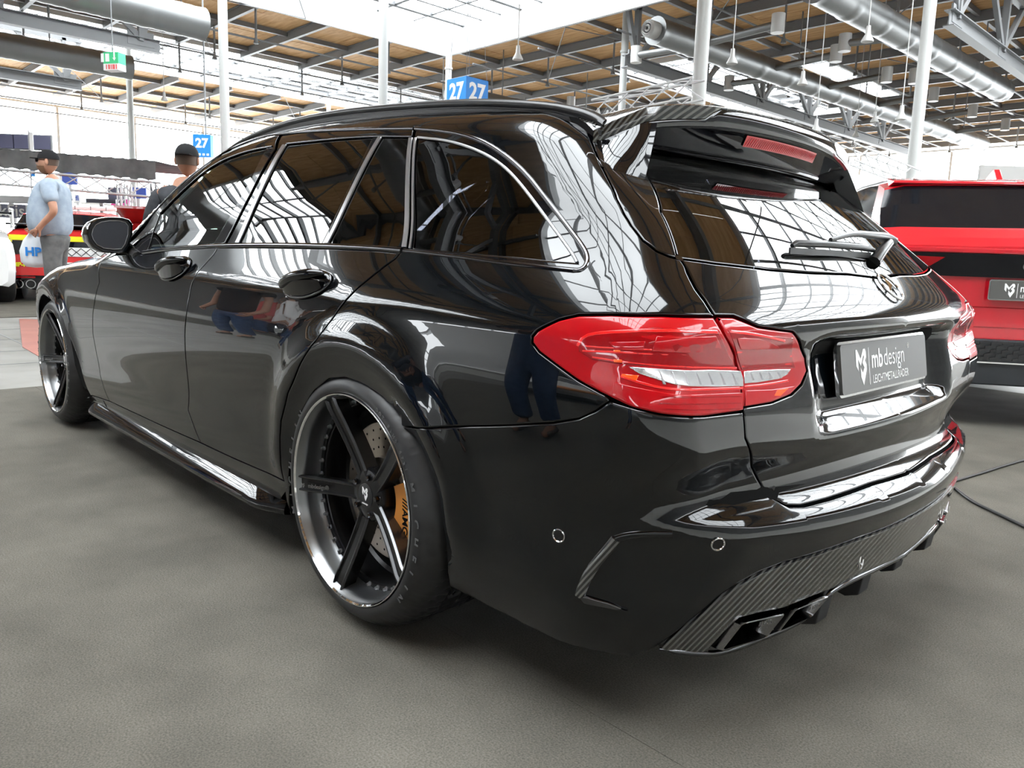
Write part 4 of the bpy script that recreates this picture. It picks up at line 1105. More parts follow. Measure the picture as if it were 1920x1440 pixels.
# ================================================================ WHEELS
def rot(t): return Matrix.Rotation(-t,4,'Y')     # angle t from +x towards +z
def wheel(cx,yf,width,nb=True):
    """local frame: +Y points out of the car"""
    obs=[]
    W={}
    # barrel with polished lip
    mb=MB();mb.lathe([(.2605,-.001),(.2575,-.010),(.2535,-.014),(.2515,-.030),(.2505,-.055),(.2470,-.062),(.2450,-.068)],96)
    W['rim_lip']=(mb.mesh('rim_lip',M['rimlip'],40),[])
    mb=MB();mb.lathe([(.2665,-.004),(.2668,.0),(.2655,.003),(.2635,.003),(.2605,-.001)],96);W['rim_flange']=(mb.mesh('rim_flange',M['chrome'],40),[])
    mb=MB();mb.lathe([(.2450,-.068),(.2360,-.071),(.2350,-.076),(.232,-.078),(.2315,-.14),(.222,-.15),(.222,-width+.02),(.25,-width+.01),(.266,-width)],72);W['rim_barrel']=(mb.mesh('rim_barrel',M['rimblack'],40),[])
    # tyre
    def tf(r,h,t,i): return r
    pr=[(.2665,-.006),(.2685,-.001),(.274,.0015),(.284,.0015),(.294,-.004),(.304,-.013),(.313,-.024),(.321,-.037),(.327,-.050),(.3305,-.063),(.3325,-.076)]
    y=-.040;wd=width-.03
    gro=[.104,.156,.210]
    for k,gc in enumerate(gro):
        if gc<wd-.04: pr+=[(.3340,-gc+.006),(.3270,-gc+.004),(.3270,-gc-.004),(.3340,-gc-.006)]
    pr+=[(.333,-wd+.01),(.326,-wd-.008),(.308,-wd-.022),(.268,-wd-.02),(.25,-wd)]
    N=288
    def fn(r,h,t,i):
        k=int(round(t/(2*PI)*N));
        if r>.3125 and -wd+.01<h<-.020:
            ph=(k+int(h*-160))%7
            if ph in(0,):return r-(.0035 if r<.328 else .006)
        return r
    mb=MB();mb.lathe(pr,N,fn=fn);W['tyre']=(mb.mesh('tyre',M['rubber'],35),[])
    # raised sidewall lettering
    mb=MB()
    def arc_text(txt,a0,size,rad,y0,sp):
        a=math.radians(a0)                      # reads clockwise seen from outside, letter tops outwards
        for ch_ in txt:
            if ch_!=' ':
                v,f=text_geo(ch_,size,.0005,.0006)
                er=Vector((math.cos(a),0,math.sin(a)));X=Vector((-math.sin(a),0,math.cos(a)))
                mb.add([er*rad+Vector((0,y0,0))+X*p[0]+er*p[1]+Vector((0,p[2],0)) for p in v],f)
            a+=math.radians(sp)
    arc_text('MICHELIN',160,.028,.2865,.0005,8.2);arc_text('MICHELIN',-20,.028,.2865,.0005,8.2)
    arc_text('DOT F3H0 4721',118,.012,.283,.0015,2.8)
    W['tyre_lettering']=(mb.mesh('tyre_lettering',M['letter']),[])
    # spokes
    sp=[];ed=[]
    def spoke():
        g=[];st=[]
        for t in np.linspace(0,1,12):
            r=.040+t*(.2575-.040);yb=-.058+.054*t**1.35;hw=.0185+.0025*t
            if t>.9:yb-= (t-.9)*.04
            st.append((r,yb,hw))
        mb=MB();me_=MB()
        for r,yb,hw in st:
            g.append([(r,yb-.045,-hw+.004),(r,yb-.006,-hw-.002),(r,yb,-hw+.001),(r,yb,-hw+.005),(r,yb-.006,-hw+.0085),(r,yb-.006,hw-.0085),(r,yb,hw-.005),(r,yb,hw-.001),(r,yb-.006,hw+.002),(r,yb-.045,hw-.004)])
        mb.grid(g);q=g[-1];mb.add(q,[tuple(range(len(q)))])
        e1=MB()
        for s in(-1,1):
            e1.grid([[(r,yb+.0004,s*(hw-.0048)),(r,yb+.0004,s*(hw-.0012)),(r,yb-.005,s*(hw+.0016))] for r,yb,hw in st[1:]])
        return mb.mesh('spoke',M['rimblack'],30),e1.mesh('spoke_edge',M['spokeedge'],30)
    spm,edm=spoke()
    hubm=MB();hubm.lathe([(.001,-.056),(.036,-.056),(.052,-.058),(.066,-.062),(.070,-.07),(.068,-.11),(.001,-.11)],60)
    W['wheel_hub']=(hubm.mesh('wheel_hub',M['rimblack'],40),[])
    cap=MB();cap.lathe([(.001,-.0535),(.029,-.0535),(.031,-.0545),(.031,-.058)],48)
    W['hub_cap']=(cap.mesh('hub_cap',M['satin'],40),[])
    lg=MB();Tc=Matrix(((-1,0,0,0),(0,0,1,-.0534),(0,1,0,.004),(0,0,0,1)))
    logo_add(lg,Tc,.024,.034,.0006);frame_add(lg,text_geo('mbdesign',.007,.0003,0),Matrix(((-1,0,0,0),(0,0,1,-.0532),(0,1,0,-.021),(0,0,0,1))))
    W['cap_logo']=(lg.mesh('cap_logo',M['white']),[])
    lt=MB();lt.lathe([(.001,.012),(.006,.012),(.0075,.009),(.0078,0)],6);lt.lathe([(.0085,.001),(.0105,.0)],16)
    ltm=lt.mesh('lug_nut',M['dchrome'],20)
    rv=MB();rv.lathe([(.001,.009),(.0032,.009),(.0042,.006),(.0042,.002),(.0062,.001),(.0066,-.002)],8);rvm=rv.mesh('rim_bolt',M['silver'],40)
    dk=MB();dk.lathe([(.055,-.105),(.090,-.105),(.092,-.118),(.178,-.118),(.180,-.12),(.180,-.145),(.09,-.145)],72);W['brake_disc']=(dk.mesh('brake_disc',M['disc'],30),[])
    dh=MB()
    for i in range(30):
        for k in range(3):
            t=2*PI*i/30+k*.07;r=.115+k*.023
            dh.add([(r*math.cos(t)+.0034*math.cos(a),-.1174,r*math.sin(t)+.0034*math.sin(a)) for a in np.linspace(0,2*PI,9)[:-1]],[tuple(range(8))])
    W['disc_holes']=(dh.mesh('disc_holes',M['void']),[])
    bd=MB();bd.lathe([(.225,-.148),(.06,-.16),(.001,-.16)],48);W['brake_shield']=(bd.mesh('brake_shield',M['void']),[])
    ca=MB();n_=14;a0,a1=math.radians(155),math.radians(222);g=[]
    for t in np.linspace(a0,a1,n_):
        k=1 if .08<(t-a0)/(a1-a0)<.92 else .9
        g.append([(r*math.cos(t),h,r*math.sin(t)) for r,h in((.092,-.125),(.092,-.086),(.100,-.078),(.184*k,-.078),(.192*k,-.086),(.200*k,-.17))])
    ca.grid(g)
    for e in(g[0],g[-1]):ca.add(e,[tuple(range(len(e)))])
    W['brake_caliper']=(ca.mesh('brake_caliper',M['gold'],35),[])
    ct=MB();T=Matrix(((0,math.cos(math.radians(188)),0,0),(0,0,1,-.0795),(-1,math.sin(math.radians(188)),0,0),(0,0,0,1)))
    T=Matrix.Translation((.140*math.cos(math.radians(190)),-.0775,.140*math.sin(math.radians(190))))@Matrix(((0,-1,0,0),(0,0,1,0),(-1,0,0,0),(0,0,0,1)))
    frame_add(ct,text_geo('///AMG',.03,.0004,.0006),T);W['caliper_lettering']=(ct.mesh('caliper_lettering',M['void']),[])
    st=MB();a5=math.radians(355)
    # lettering along the front-facing spoke
    X=Vector((-math.cos(a5),.054/.2175*-1.2,-math.sin(a5)));X.normalize();Yv=Vector((-math.sin(a5)*-1*-1,0,math.cos(a5)))
    o_=Vector((.178*math.cos(a5),-.0222,.178*math.sin(a5)))
    T=frame_T(o_,X,(0,0,1));frame_add(st,text_geo('mbdesign\u00ae',.0165,.0004,0),T)
    logo_add(st,frame_T(o_+Vector((.052*math.cos(a5),.0165,.052*math.sin(a5))),X,(0,0,1)),.010,.013,.0006)
    W['spoke_lettering']=(st.mesh('spoke_lettering',M['silver']),[])
    return W,spm,edm,ltm,rvm
WR=wheel(0,.921,.29);WF=wheel(0,.9,.255)
def place_wheel(X,sg,W5,yf,detail):
    W,spm,edm,ltm,rvm=W5
    wh=empty('wheel',(X,sg*yf,.336),parent=car)
    if sg<0:wh.rotation_euler=(0,0,PI)
    for k,(me,_) in W.items():
        if not detail and k in('disc_holes','caliper_lettering','cap_logo','spoke_lettering','tyre_lettering'):continue
        o=link(me,k,wh)
        if k in('tyre_lettering','disc_holes'):o['kind']='stuff'
    for i in range(5):
        t=math.radians(67.5+72*i)
        o=link(spm,'spoke',wh);o.matrix_local=rot(t)@Matrix.Rotation(0,4,'X')
        e=link(edm,'spoke_edge',wh);e.matrix_local=rot(t)
        if detail:
            t2=t+math.radians(36);o=link(ltm,'lug_nut',wh);o.location=(.050*math.cos(t2),-.060,.050*math.sin(t2))
    if detail:
        for i in range(40):
            t=2*PI*i/40
            if i%8==7:continue
            o=link(rvm,'rim_bolt',wh);o.location=(.2405*math.cos(t),-.069,.2405*math.sin(t))
place_wheel(0,1,WR,.921,True);place_wheel(2.85,1,WF,.902,True);place_wheel(0,-1,WR,.921,False);place_wheel(2.85,-1,WF,.902,False)

# ================================================================ OTHER CARS
M['carglass']=mat('dark_car_glass',(.008,.009,.012),.05,0,0,.35)
M['yellow']=mat('yellow_paint',(.80,.78,.02),.35)
M['carwhite']=mat('white_paint',(.78,.78,.77),.15,0,1)
M['rred']=mat('fire_red_paint',(.62,.03,.03),.25,0,.8)
M['grill']=mat('black_mesh_plastic',(.015,.018,.022),.4)
def gen_car(name,loc,rz,paint,st,wheels,label,cat='car',group=None,wr=.34,belt_top=True):
    """st: stations (x, zbottom, zbelt, wbody, ztop, wtop, glass?) from the tail (x=0) forward, mesh parts body + greenhouse + wheels"""
    t=empty(name,loc,rz,label,cat,group)
    body=MB();gl=MB();roof_=MB()
    def sec(s,sg):
        x,zb,zt,wb,zr,wr_,_=s
        return [(x,sg*(wb-.10),zb),(x,sg*(wb-.02),zb+.06),(x,sg*wb,zb+.25),(x,sg*wb,zt-.22),(x,sg*(wb-.02),zt-.08),(x,sg*(wb-.07),zt)]
    def gh(s,sg):
        x,zb,zt,wb,zr,wr_,_=s
        w0=wb-.07
        return [(x,sg*w0,zt),(x,sg*(w0*.35+wr_*.65),zt+(zr-zt)*.62),(x,sg*wr_,zr-.035*min(1,(zr-zt)/.2+.001))]
    def rf(s):
        x,zb,zt,wb,zr,wr_,_=s;k=min(1,(zr-zt)/.2+.001)
        return [(x,-wr_,zr-.035*k),(x,-wr_*.86,zr-.008*k),(x,-wr_*.5,zr),(x,0,zr+.006),(x,wr_*.5,zr),(x,wr_*.86,zr-.008*k),(x,wr_,zr-.035*k)]
    def wellcut(g):
        return g
    for sg in(1,-1):
        body.grid([sec(s,sg) for s in st])
    # tail and nose caps
    for s in(st[0],st[-1]):
        l=sec(s,1);r=sec(s,-1);top=rf(s);body.add(l+r[::-1],[tuple(range(len(l)*2))])
    for sg in(1,-1):
        for a,b in zip(st,st[1:]):
            g=[gh(a,sg),gh(b,sg)];(gl if a[6] and b[6] else body).grid(g)
    for a,b in zip(st,st[1:]):
        tgt=gl if (a[6]==2 and b[6]==2) or (a[6]==3 and b[6]==3) else body
        tgt.grid([rf(a),rf(b)])
    l=rf(st[0]);body.add([(x,y,z) for x,y,z in l]+[(st[0][0],st[0][3]-.07,st[0][2]),(st[0][0],-st[0][3]+.07,st[0][2])],[tuple(range(9))])
    body.build('body',paint,t,smooth=38);gl.build('glasshouse',M['carglass'],t,smooth=50)
    wb=st[len(st)//2][3]
    for x in wheels:
        for sg in(1,-1):
            mb=MB();mb.lathe([(.01,sg*.0),(wr*.62,sg*.0),(wr*.66,sg*.02),(wr*.72,sg*.02),(wr*.95,sg*.0),(wr,-sg*.04),(wr,-sg*.20),(wr*.8,-sg*.24),(.01,-sg*.24)],36,c=(x,sg*(wb+.003),wr));w_=mb.build('wheel',M['rubber'],t,smooth=40)
            mb=MB()
            for i in range(5):
                a=2*PI*i/5;mb.bar((x+.03*math.cos(a),sg*(wb+.008),wr+.03*math.sin(a)),(x+wr*.62*math.cos(a),sg*(wb+.016),wr+wr*.62*math.sin(a)),.05,.02)
            mb.build('spoke',M['silver'],w_,kind='stuff')
    return t
def prismx(P,x0,x1,name,mt,par,**k):
    mb=MB();mb.prism(P,lambda a,b,h:(h,-a,b),x0,x1);return mb.build(name,mt,par,**k)     # a = to the right seen from behind
def btext(txt,size,x,a,z,mt,par,name,sx=1,bold=.0):
    mb=MB();T=Matrix(((0,0,-1,x),(-1,0,0,-a),(0,1,0,z),(0,0,0,1)));frame_add(mb,text_geo(txt,size,.002,bold,sx=sx),T);return mb.build(name,mt,par)
# --- red SUV at the right edge
SUVO=atd(1940,545,4.57);SUVO=(SUVO[0],SUVO[1],0);AZ=math.radians(-55)
st=[(-.005,.30,1.085,.86,1.10,.78,0),(.03,.28,1.12,.90,1.15,.84,0),(.06,.27,1.14,.925,1.20,.88,0),(.065,.27,1.14,.928,1.21,.885,2),(.15,.26,1.14,.93,1.36,.87,2),(.22,.25,1.14,.932,1.475,.84,2),(.225,.25,1.14,.932,1.485,.84,0),(.45,.25,1.14,.933,1.53,.82,0),(.50,.25,1.13,.935,1.54,.74,1),(1.2,.25,1.10,.935,1.585,.71,1),(2.0,.25,1.07,.935,1.58,.70,1),(2.6,.25,1.04,.935,1.45,.65,1),(2.61,.25,1.04,.935,1.445,.65,3),(3.25,.25,1.02,.93,1.07,.72,3),(3.26,.25,1.02,.93,1.06,.72,0),(4.1,.28,.93,.90,.96,.6,0),(4.42,.35,.72,.72,.74,.5,0)]
suv=gen_car('red_suv',SUVO,AZ,M['red'],st,[.86,3.62],'bright red sport utility car seen from behind at the right edge',wr=.36)
mb=MB();mb.prism([(-.93,.30),(-.93,.545),(-.60,.548),(.60,.548),(.93,.545),(.93,.30),(.80,.27),(-.80,.27)],lambda a,b,h:(h,-a,b),-.05,.25);low=mb.build('lower_bumper',M['grill'],suv,bevel=.01)
mb=MB()
for r_ in range(5):
    for c_ in range(20):
        a=-.60+c_*.063+(r_%2)*.031;z=.43+r_*.024
        mb.bar((-.056,-a,z),(-.056,-(a+.03),z+.008),.006,.012);mb.bar((-.056,-(a+.03),z+.008),(-.056,-(a+.06),z),.006,.012)
mb.build('mesh_ridges',M['satin'],low,kind='stuff')
prismx([(-.42,.405),(.42,.405),(.42,.413),(-.42,.413)],-.065,-.045,'chrome_strip',M['chrome'],suv)
prismx([(-.86,.93),(-.80,1.055),(.80,1.055),(.86,.93),(.78,.918),(-.78,.918)],-.022,.02,'light_bar_panel',M['gloss'],suv)
for s in(-1,1):
    P=[(s*.84,.935),(s*.80,1.035),(s*.52,1.03),(s*.60,.975)];o=prismx(P if s>0 else P[::-1],-.028,.02,'tail_lamp',M['reddark'],suv)
    for k in range(3):
        P=[(s*(.80-k*.04),.95),(s*(.775-k*.04),.99),(s*(.755-k*.04),.99),(s*(.78-k*.04),.95)];prismx(P if s>0 else P[::-1],-.034,-.02,'lamp_bar',M['redribs'],o)
btext('C U',.075,-.024,-.03,.985,M['chrome'],suv,'lettering',bold=.001)
T=Matrix(((0,0,-1,-.045),(-1,0,0,0),(0,1,0,.845),(0,0,0,1)));show_plate(T,suv)
for z in(.735,.615):
    prismx([(-.80,z),(.80,z),(.80,z+.006),(-.80,z+.006)],-.0075,.02,'panel_joint',M['reddark'],suv)
prismx([(-.78,1.058),(.78,1.058),(.76,1.09),(-.76,1.09)],-.03,.05,'tailgate_ledge',M['red'],suv,bevel=.008)
mb=MB();mb.prism([(.34,1.525),(.20,1.50),(.19,1.485),(.30,1.47)],lambda x,z,h:(x,h,z),-.80,.80);mb.build('roof_spoiler',M['red'],suv,bevel=.006)
mb=MB();mb.prism([(.70,1.56),(.92,1.58),(.80,1.64),(.77,1.64)],lambda x,z,h:(x,h,z),-.02,.02);mb.build('roof_aerial',M['red'],suv,bevel=.006)
for s in(1,-1):
    mb=MB();mb.tube([(.5,s*.66,1.50),(.7,s*.66,1.55),(1.6,s*.655,1.575),(2.3,s*.65,1.55),(2.5,s*.65,1.50)],.016,8);mb.build('roof_rail',M['satin'],suv,smooth=50)
mb=MB();mb.bar((.06,-.0,1.20),(.13,-.40,1.26),.03,.02);mb.tube([(.05,0,1.20),(.10,0,1.23)],.03,10);mb.build('rear_wiper',M['satin'],suv)
# --- red fire-service car, left background
LC=atd(138,540,12.0);az=math.radians(-18)
st=[(0,.30,.98,.86,1.0,.70,0),(.04,.28,1.0,.92,1.03,.74,0),(.10,.27,1.0,.94,1.10,.74,0),(.11,.27,1.0,.94,1.11,.74,2),(.55,.26,1.0,.95,1.36,.68,2),(.56,.26,1.0,.95,1.37,.68,1),(1.0,.25,1.0,.95,1.43,.64,1),(2.0,.25,.98,.95,1.43,.64,1),(2.2,.25,.97,.95,1.40,.64,3),(2.9,.25,.95,.94,1.02,.74,3),(2.91,.25,.95,.94,1.0,.74,0),(3.9,.25,.85,.90,.88,.6,0),(4.3,.3,.62,.7,.64,.5,0)]
fc=gen_car('fire_service_car',(LC[0],LC[1],0),az,M['rred'],st,[.80,3.4],'red fire service sports saloon with yellow stripe and roof light bar, behind the man',wr=.34)
prismx([(-.93,.93),(.93,.93),(.90,1.01),(-.90,1.01)],-.02,.03,'yellow_band',M['yellow'],fc)
prismx([(-.90,.84),(.90,.84),(.90,.925),(-.90,.925)],-.015,.03,'black_band',M['gloss'],fc)
dm=prismx([(-.60,.70),(.60,.70),(.66,.84),(-.66,.84)],-.015,.03,'pattern_panel',M['carwhite'],fc)
mb=MB()
for k in range(-9,10):
    mb.bar((-.018,k*.13,.71),(-.018,k*.13+.13,.83),.012,.008);mb.bar((-.018,k*.13,.83),(-.018,k*.13+.13,.71),.012,.008)
mb.build('diamond_lines',M['gloss'],dm,kind='stuff')
for s in(-1,1):
    P=[(s*.92,.70),(s*.93,.92),(s*.62,.92),(s*.68,.72)];prismx(P if s>0 else P[::-1],-.02,.03,'tail_lamp',M['gloss'],fc)
prismx([(-.26,.50),(.26,.50),(.26,.61),(-.26,.61)],-.02,0,'number_plate',M['carwhite'],fc);btext('D:DU 27',.085,-.022,-.0,.555,M['gloss'],fc,'plate_word',bold=.001)
btext('MP-FEUER',.085,-.0125,-.60,.56,M['yellow'],fc,'side_lettering',bold=.004)
prismx([(-.90,.20),(-.93,.36),(-.80,.40),(.80,.40),(.93,.36),(.90,.20)],-.03,.2,'diffuser',M['gloss'],fc)
prismx([(-.80,.36),(-.50,.36),(-.50,.385),(-.80,.385)],-.036,0,'rear_reflector',M['reddark'],fc);prismx([(.50,.36),(.80,.36),(.80,.385),(.50,.385)],-.036,0,'rear_reflector',M['reddark'],fc)
for a in(-.72,-.56,.56,.72):
    mb=MB();mb.lathe([(.062,.05),(.066,-.06),(.056,-.06),(.052,.05)],24,'X',c=(0,-a,.27));mb.build('exhaust_tip',M['chrome'],fc,smooth=40)
mb=MB();mb.box((.12,0,1.17),(.22,1.7,.03));mb.build('rear_wing',M['gloss'],fc,bevel=.008)
for s in(-1,1):
    mb=MB();mb.prism([(.05,1.0),(.16,1.0),(.18,1.17),(.08,1.17)],lambda x,z,h:(x,s*.55+h,z),-.015,.015);mb.build('wing_strut',M['gloss'],fc)
lb_=MB();lb_.box((1.3,0,1.50),(.28,1.24,.07));lb_=lb_.build('roof_light_bar',M['carwhite'],fc,bevel=.02)
for k in range(5):
    mb=MB();mb.box((1.155,-.46+k*.23,1.50),(.006,.012,.07));mb.build('light_bar_joint',M['steel'],lb_)
# --- white sports car cut by the left edge
WC=atd(-124,520,10.4)
st=[(0,.28,.86,.86,.88,.7,0),(.06,.26,.95,.95,.97,.74,0),(.4,.25,1.02,.97,1.06,.74,0),(.9,.25,1.02,.97,1.26,.66,2),(1.5,.25,1.0,.96,1.30,.6,2),(2.2,.25,.95,.95,1.05,.7,3),(2.3,.25,.93,.95,1.0,.7,0),(3.8,.25,.8,.92,.82,.6,0),(4.3,.3,.55,.7,.57,.5,0)]
wc=gen_car('white_sports_car',(WC[0],WC[1],0),math.radians(-6),M['carwhite'],st,[.75,3.3],'white sports car with a black rear wing, cut off by the left edge',wr=.34)
mb=MB();mb.box((.10,0,1.30),(.34,1.86,.03));mb.build('rear_wing',M['gloss'],wc,bevel=.008)
for s in(-1,1):
    mb=MB();mb.prism([(-.08,1.08),(.28,1.20),(.28,1.38),(-.08,1.36)],lambda x,z,h:(x,s*.94+h,z),-.012,.012);mb.build('wing_end_plate',M['gloss'] if s>0 else M['carwhite'],wc)
    mb=MB();mb.prism([(.05,.98),(.16,.98),(.18,1.29),(.10,1.29)],lambda x,z,h:(x,s*.5+h,z),-.012,.012);mb.build('wing_strut',M['gloss'],wc)
# --- red car with a raised tail further back
RC=atd(285,440,17.5)
st=[(0,.30,1.0,.86,1.02,.7,0),(.08,.27,1.05,.93,1.1,.74,0),(.5,.26,1.06,.95,1.40,.68,2),(1.0,.25,1.06,.95,1.52,.64,1),(2.0,.25,1.02,.95,1.5,.64,1),(2.3,.25,1.0,.95,1.44,.64,3),(3.0,.25,.96,.94,1.04,.74,3),(3.1,.25,.95,.94,1.0,.74,0),(4.1,.3,.7,.8,.72,.5,0)]
rc=gen_car('red_hatchback',(RC[0],RC[1],0),math.radians(-30),M['rred'],st,[.80,3.3],'small red car with its tailgate raised, behind the light bar',wr=.33)
mb=MB();mb.prism([(-.35,-.70),(.85,-.70),(.85,.70),(-.35,.70)],lambda a,b,h:(a,b,1.62+a*-.28+h),-.03,.03);mb.build('raised_tailgate',M['rred'],rc,bevel=.01)
# ================================================================ PEOPLE
M['skin']=noise_col(mat('skin',(.55,.30,.20),.5,spec=.35),(.33,.16,.10),(.42,.22,.145),8)
M['hair']=mat('brown_hair',(.07,.04,.025),.7)
M['beard']=mat('reddish_beard',(.17,.085,.045),.8)
M['tee']=noise_col(mat('pale_blue_cotton',(.3,.36,.42),.85,spec=.15),(.26,.315,.38),(.33,.385,.45),14)
M['greytr']=noise_col(mat('grey_trousers_cloth',(.09,.09,.09),.85,spec=.15),(.085,.085,.085),(.13,.13,.13),12)
M['jacket']=noise_col(mat('dark_jacket_cloth',(.03,.032,.036),.8,spec=.2),(.025,.027,.031),(.05,.052,.058),12)
M['jeans']=noise_col(mat('blue_denim',(.03,.05,.10),.85,spec=.15),(.03,.055,.12),(.07,.11,.20),20)
M['cap']=mat('black_cap_cloth',(.012,.012,.013),.8,spec=.2)
M['shoe']=mat('dark_shoe',(.03,.03,.03),.6)
M['bag']=mat('translucent_plastic_bag',(.62,.66,.70),.35,spec=.4)
def skin(name,V,E,Rr,mt,parent,sub=2,extra=None):
    me=bpy.data.meshes.new(name);me.from_pydata(V,E,[]);o=bpy.data.objects.new(name,me);COL.objects.link(o)
    md=o.modifiers.new('s','SKIN');md.use_smooth_shade=True
    for i,r in enumerate(Rr):
        me.skin_vertices[0].data[i].radius=r if hasattr(r,'__len__') else (r,r)
        me.skin_vertices[0].data[i].use_root=(i==0)
    sb=o.modifiers.new('u','SUBSURF');sb.levels=sub;sb.render_levels=sub
    dg=bpy.context.evaluated_depsgraph_get();m2=bpy.data.meshes.new_from_object(o.evaluated_get(dg))
    bpy.data.objects.remove(o)
    if extra:
        bm=bmesh.new();bm.from_mesh(m2);t=extra.mesh('x',None);bm.from_mesh(t);bm.to_mesh(m2);bm.free()
    m2.name=name;m2.materials.clear();m2.materials.append(mt);m2.polygons.foreach_set('use_smooth',[True]*len(m2.polygons))
    return link(m2,name,parent)
def head_geo(c,yaw=0,s=1.):
    """head shape, facing +x; c = centre"""
    mb=MB();nu,nv=28,20;g=[]
    for j in range(nv+1):
        ph=PI*j/nv;row=[]
        for i in range(nu+1):
            th=2*PI*i/nu;x=math.sin(ph)*math.cos(th);y=math.sin(ph)*math.sin(th);z=math.cos(ph)
            X,Y,Z=.098*x,.076*y,.118*z
            if z<0: Y*=1-.28*z*z;X*= (1-.10*z*z) if x>0 else (1+.25*z)
            f=max(0,x)
            X+=.026*math.exp(-((y/.16)**2))*math.exp(-(((z+.16)/.17)**2))*f      # nose
            X-=.008*math.exp(-(((abs(y)-.35)/.16)**2))*math.exp(-(((z-.08)/.12)**2))*f  # eye sockets
            X+=.012*math.exp(-((y/.35)**2))*math.exp(-(((z+.78)/.16)**2))*f      # chin
            X+=.005*math.exp(-((y/.25)**2))*math.exp(-(((z+.45)/.07)**2))*f      # lips
            row.append((X*s,Y*s,Z*s))
        g.append(row)
    R=Matrix.Rotation(yaw,3,'Z');mb.grid([[tuple(R@Vector(p)+Vector(c)) for p in r] for r in g])
    for sg in(1,-1):   # ears
        e=[]
        for i in range(9):
            ph=PI*i/8;e.append([tuple(R@Vector(((-.012+.020*math.sin(ph)*math.cos(t)*.9)*s,(sg*(.076+.012*math.sin(t)*math.sin(ph)+.004))*s,(.0+.034*math.cos(ph))*s))+Vector(c)) for t in np.linspace(0,2*PI,9)])
        mb.grid(e)
    return mb
def hand_chain(w,d,up,curl=.5,sg=1,L=.085):
    """verts/edges/radii of a palm and five fingers leaving wrist w along d"""
    w=Vector(w);d=Vector(d).normalized();up=Vector(up);up=(up-d*up.dot(d)).normalized();sd=d.cross(up)*sg
    V=[];E=[];R=[]
    V.append(w);R.append((.026,.022));V.append(w+d*.05);R.append((.036,.018));E.append((0,1))
    for k,(o,l) in enumerate(((-.030,.058),(-.010,.072),(.010,.078),(.029,.070))):
        b=w+d*.075+sd*o;i=len(V)
        V+=[b,b+d*l*.45-up*l*.18*curl*2,b+d*l*.62-up*l*.6*curl*2]
        R+=[(.0095,.0095),(.0085,.0085),(.007,.007)];E+=[(1,i),(i,i+1),(i+1,i+2)]
    i=len(V);V+=[w+d*.03+sd*.034,w+d*.06+sd*.055-up*.01,w+d*.085+sd*.055-up*.025];R+=[(.012,.012),(.010,.010),(.008,.008)];E+=[(0,i),(i,i+1),(i+1,i+2)]
    return V,E,R
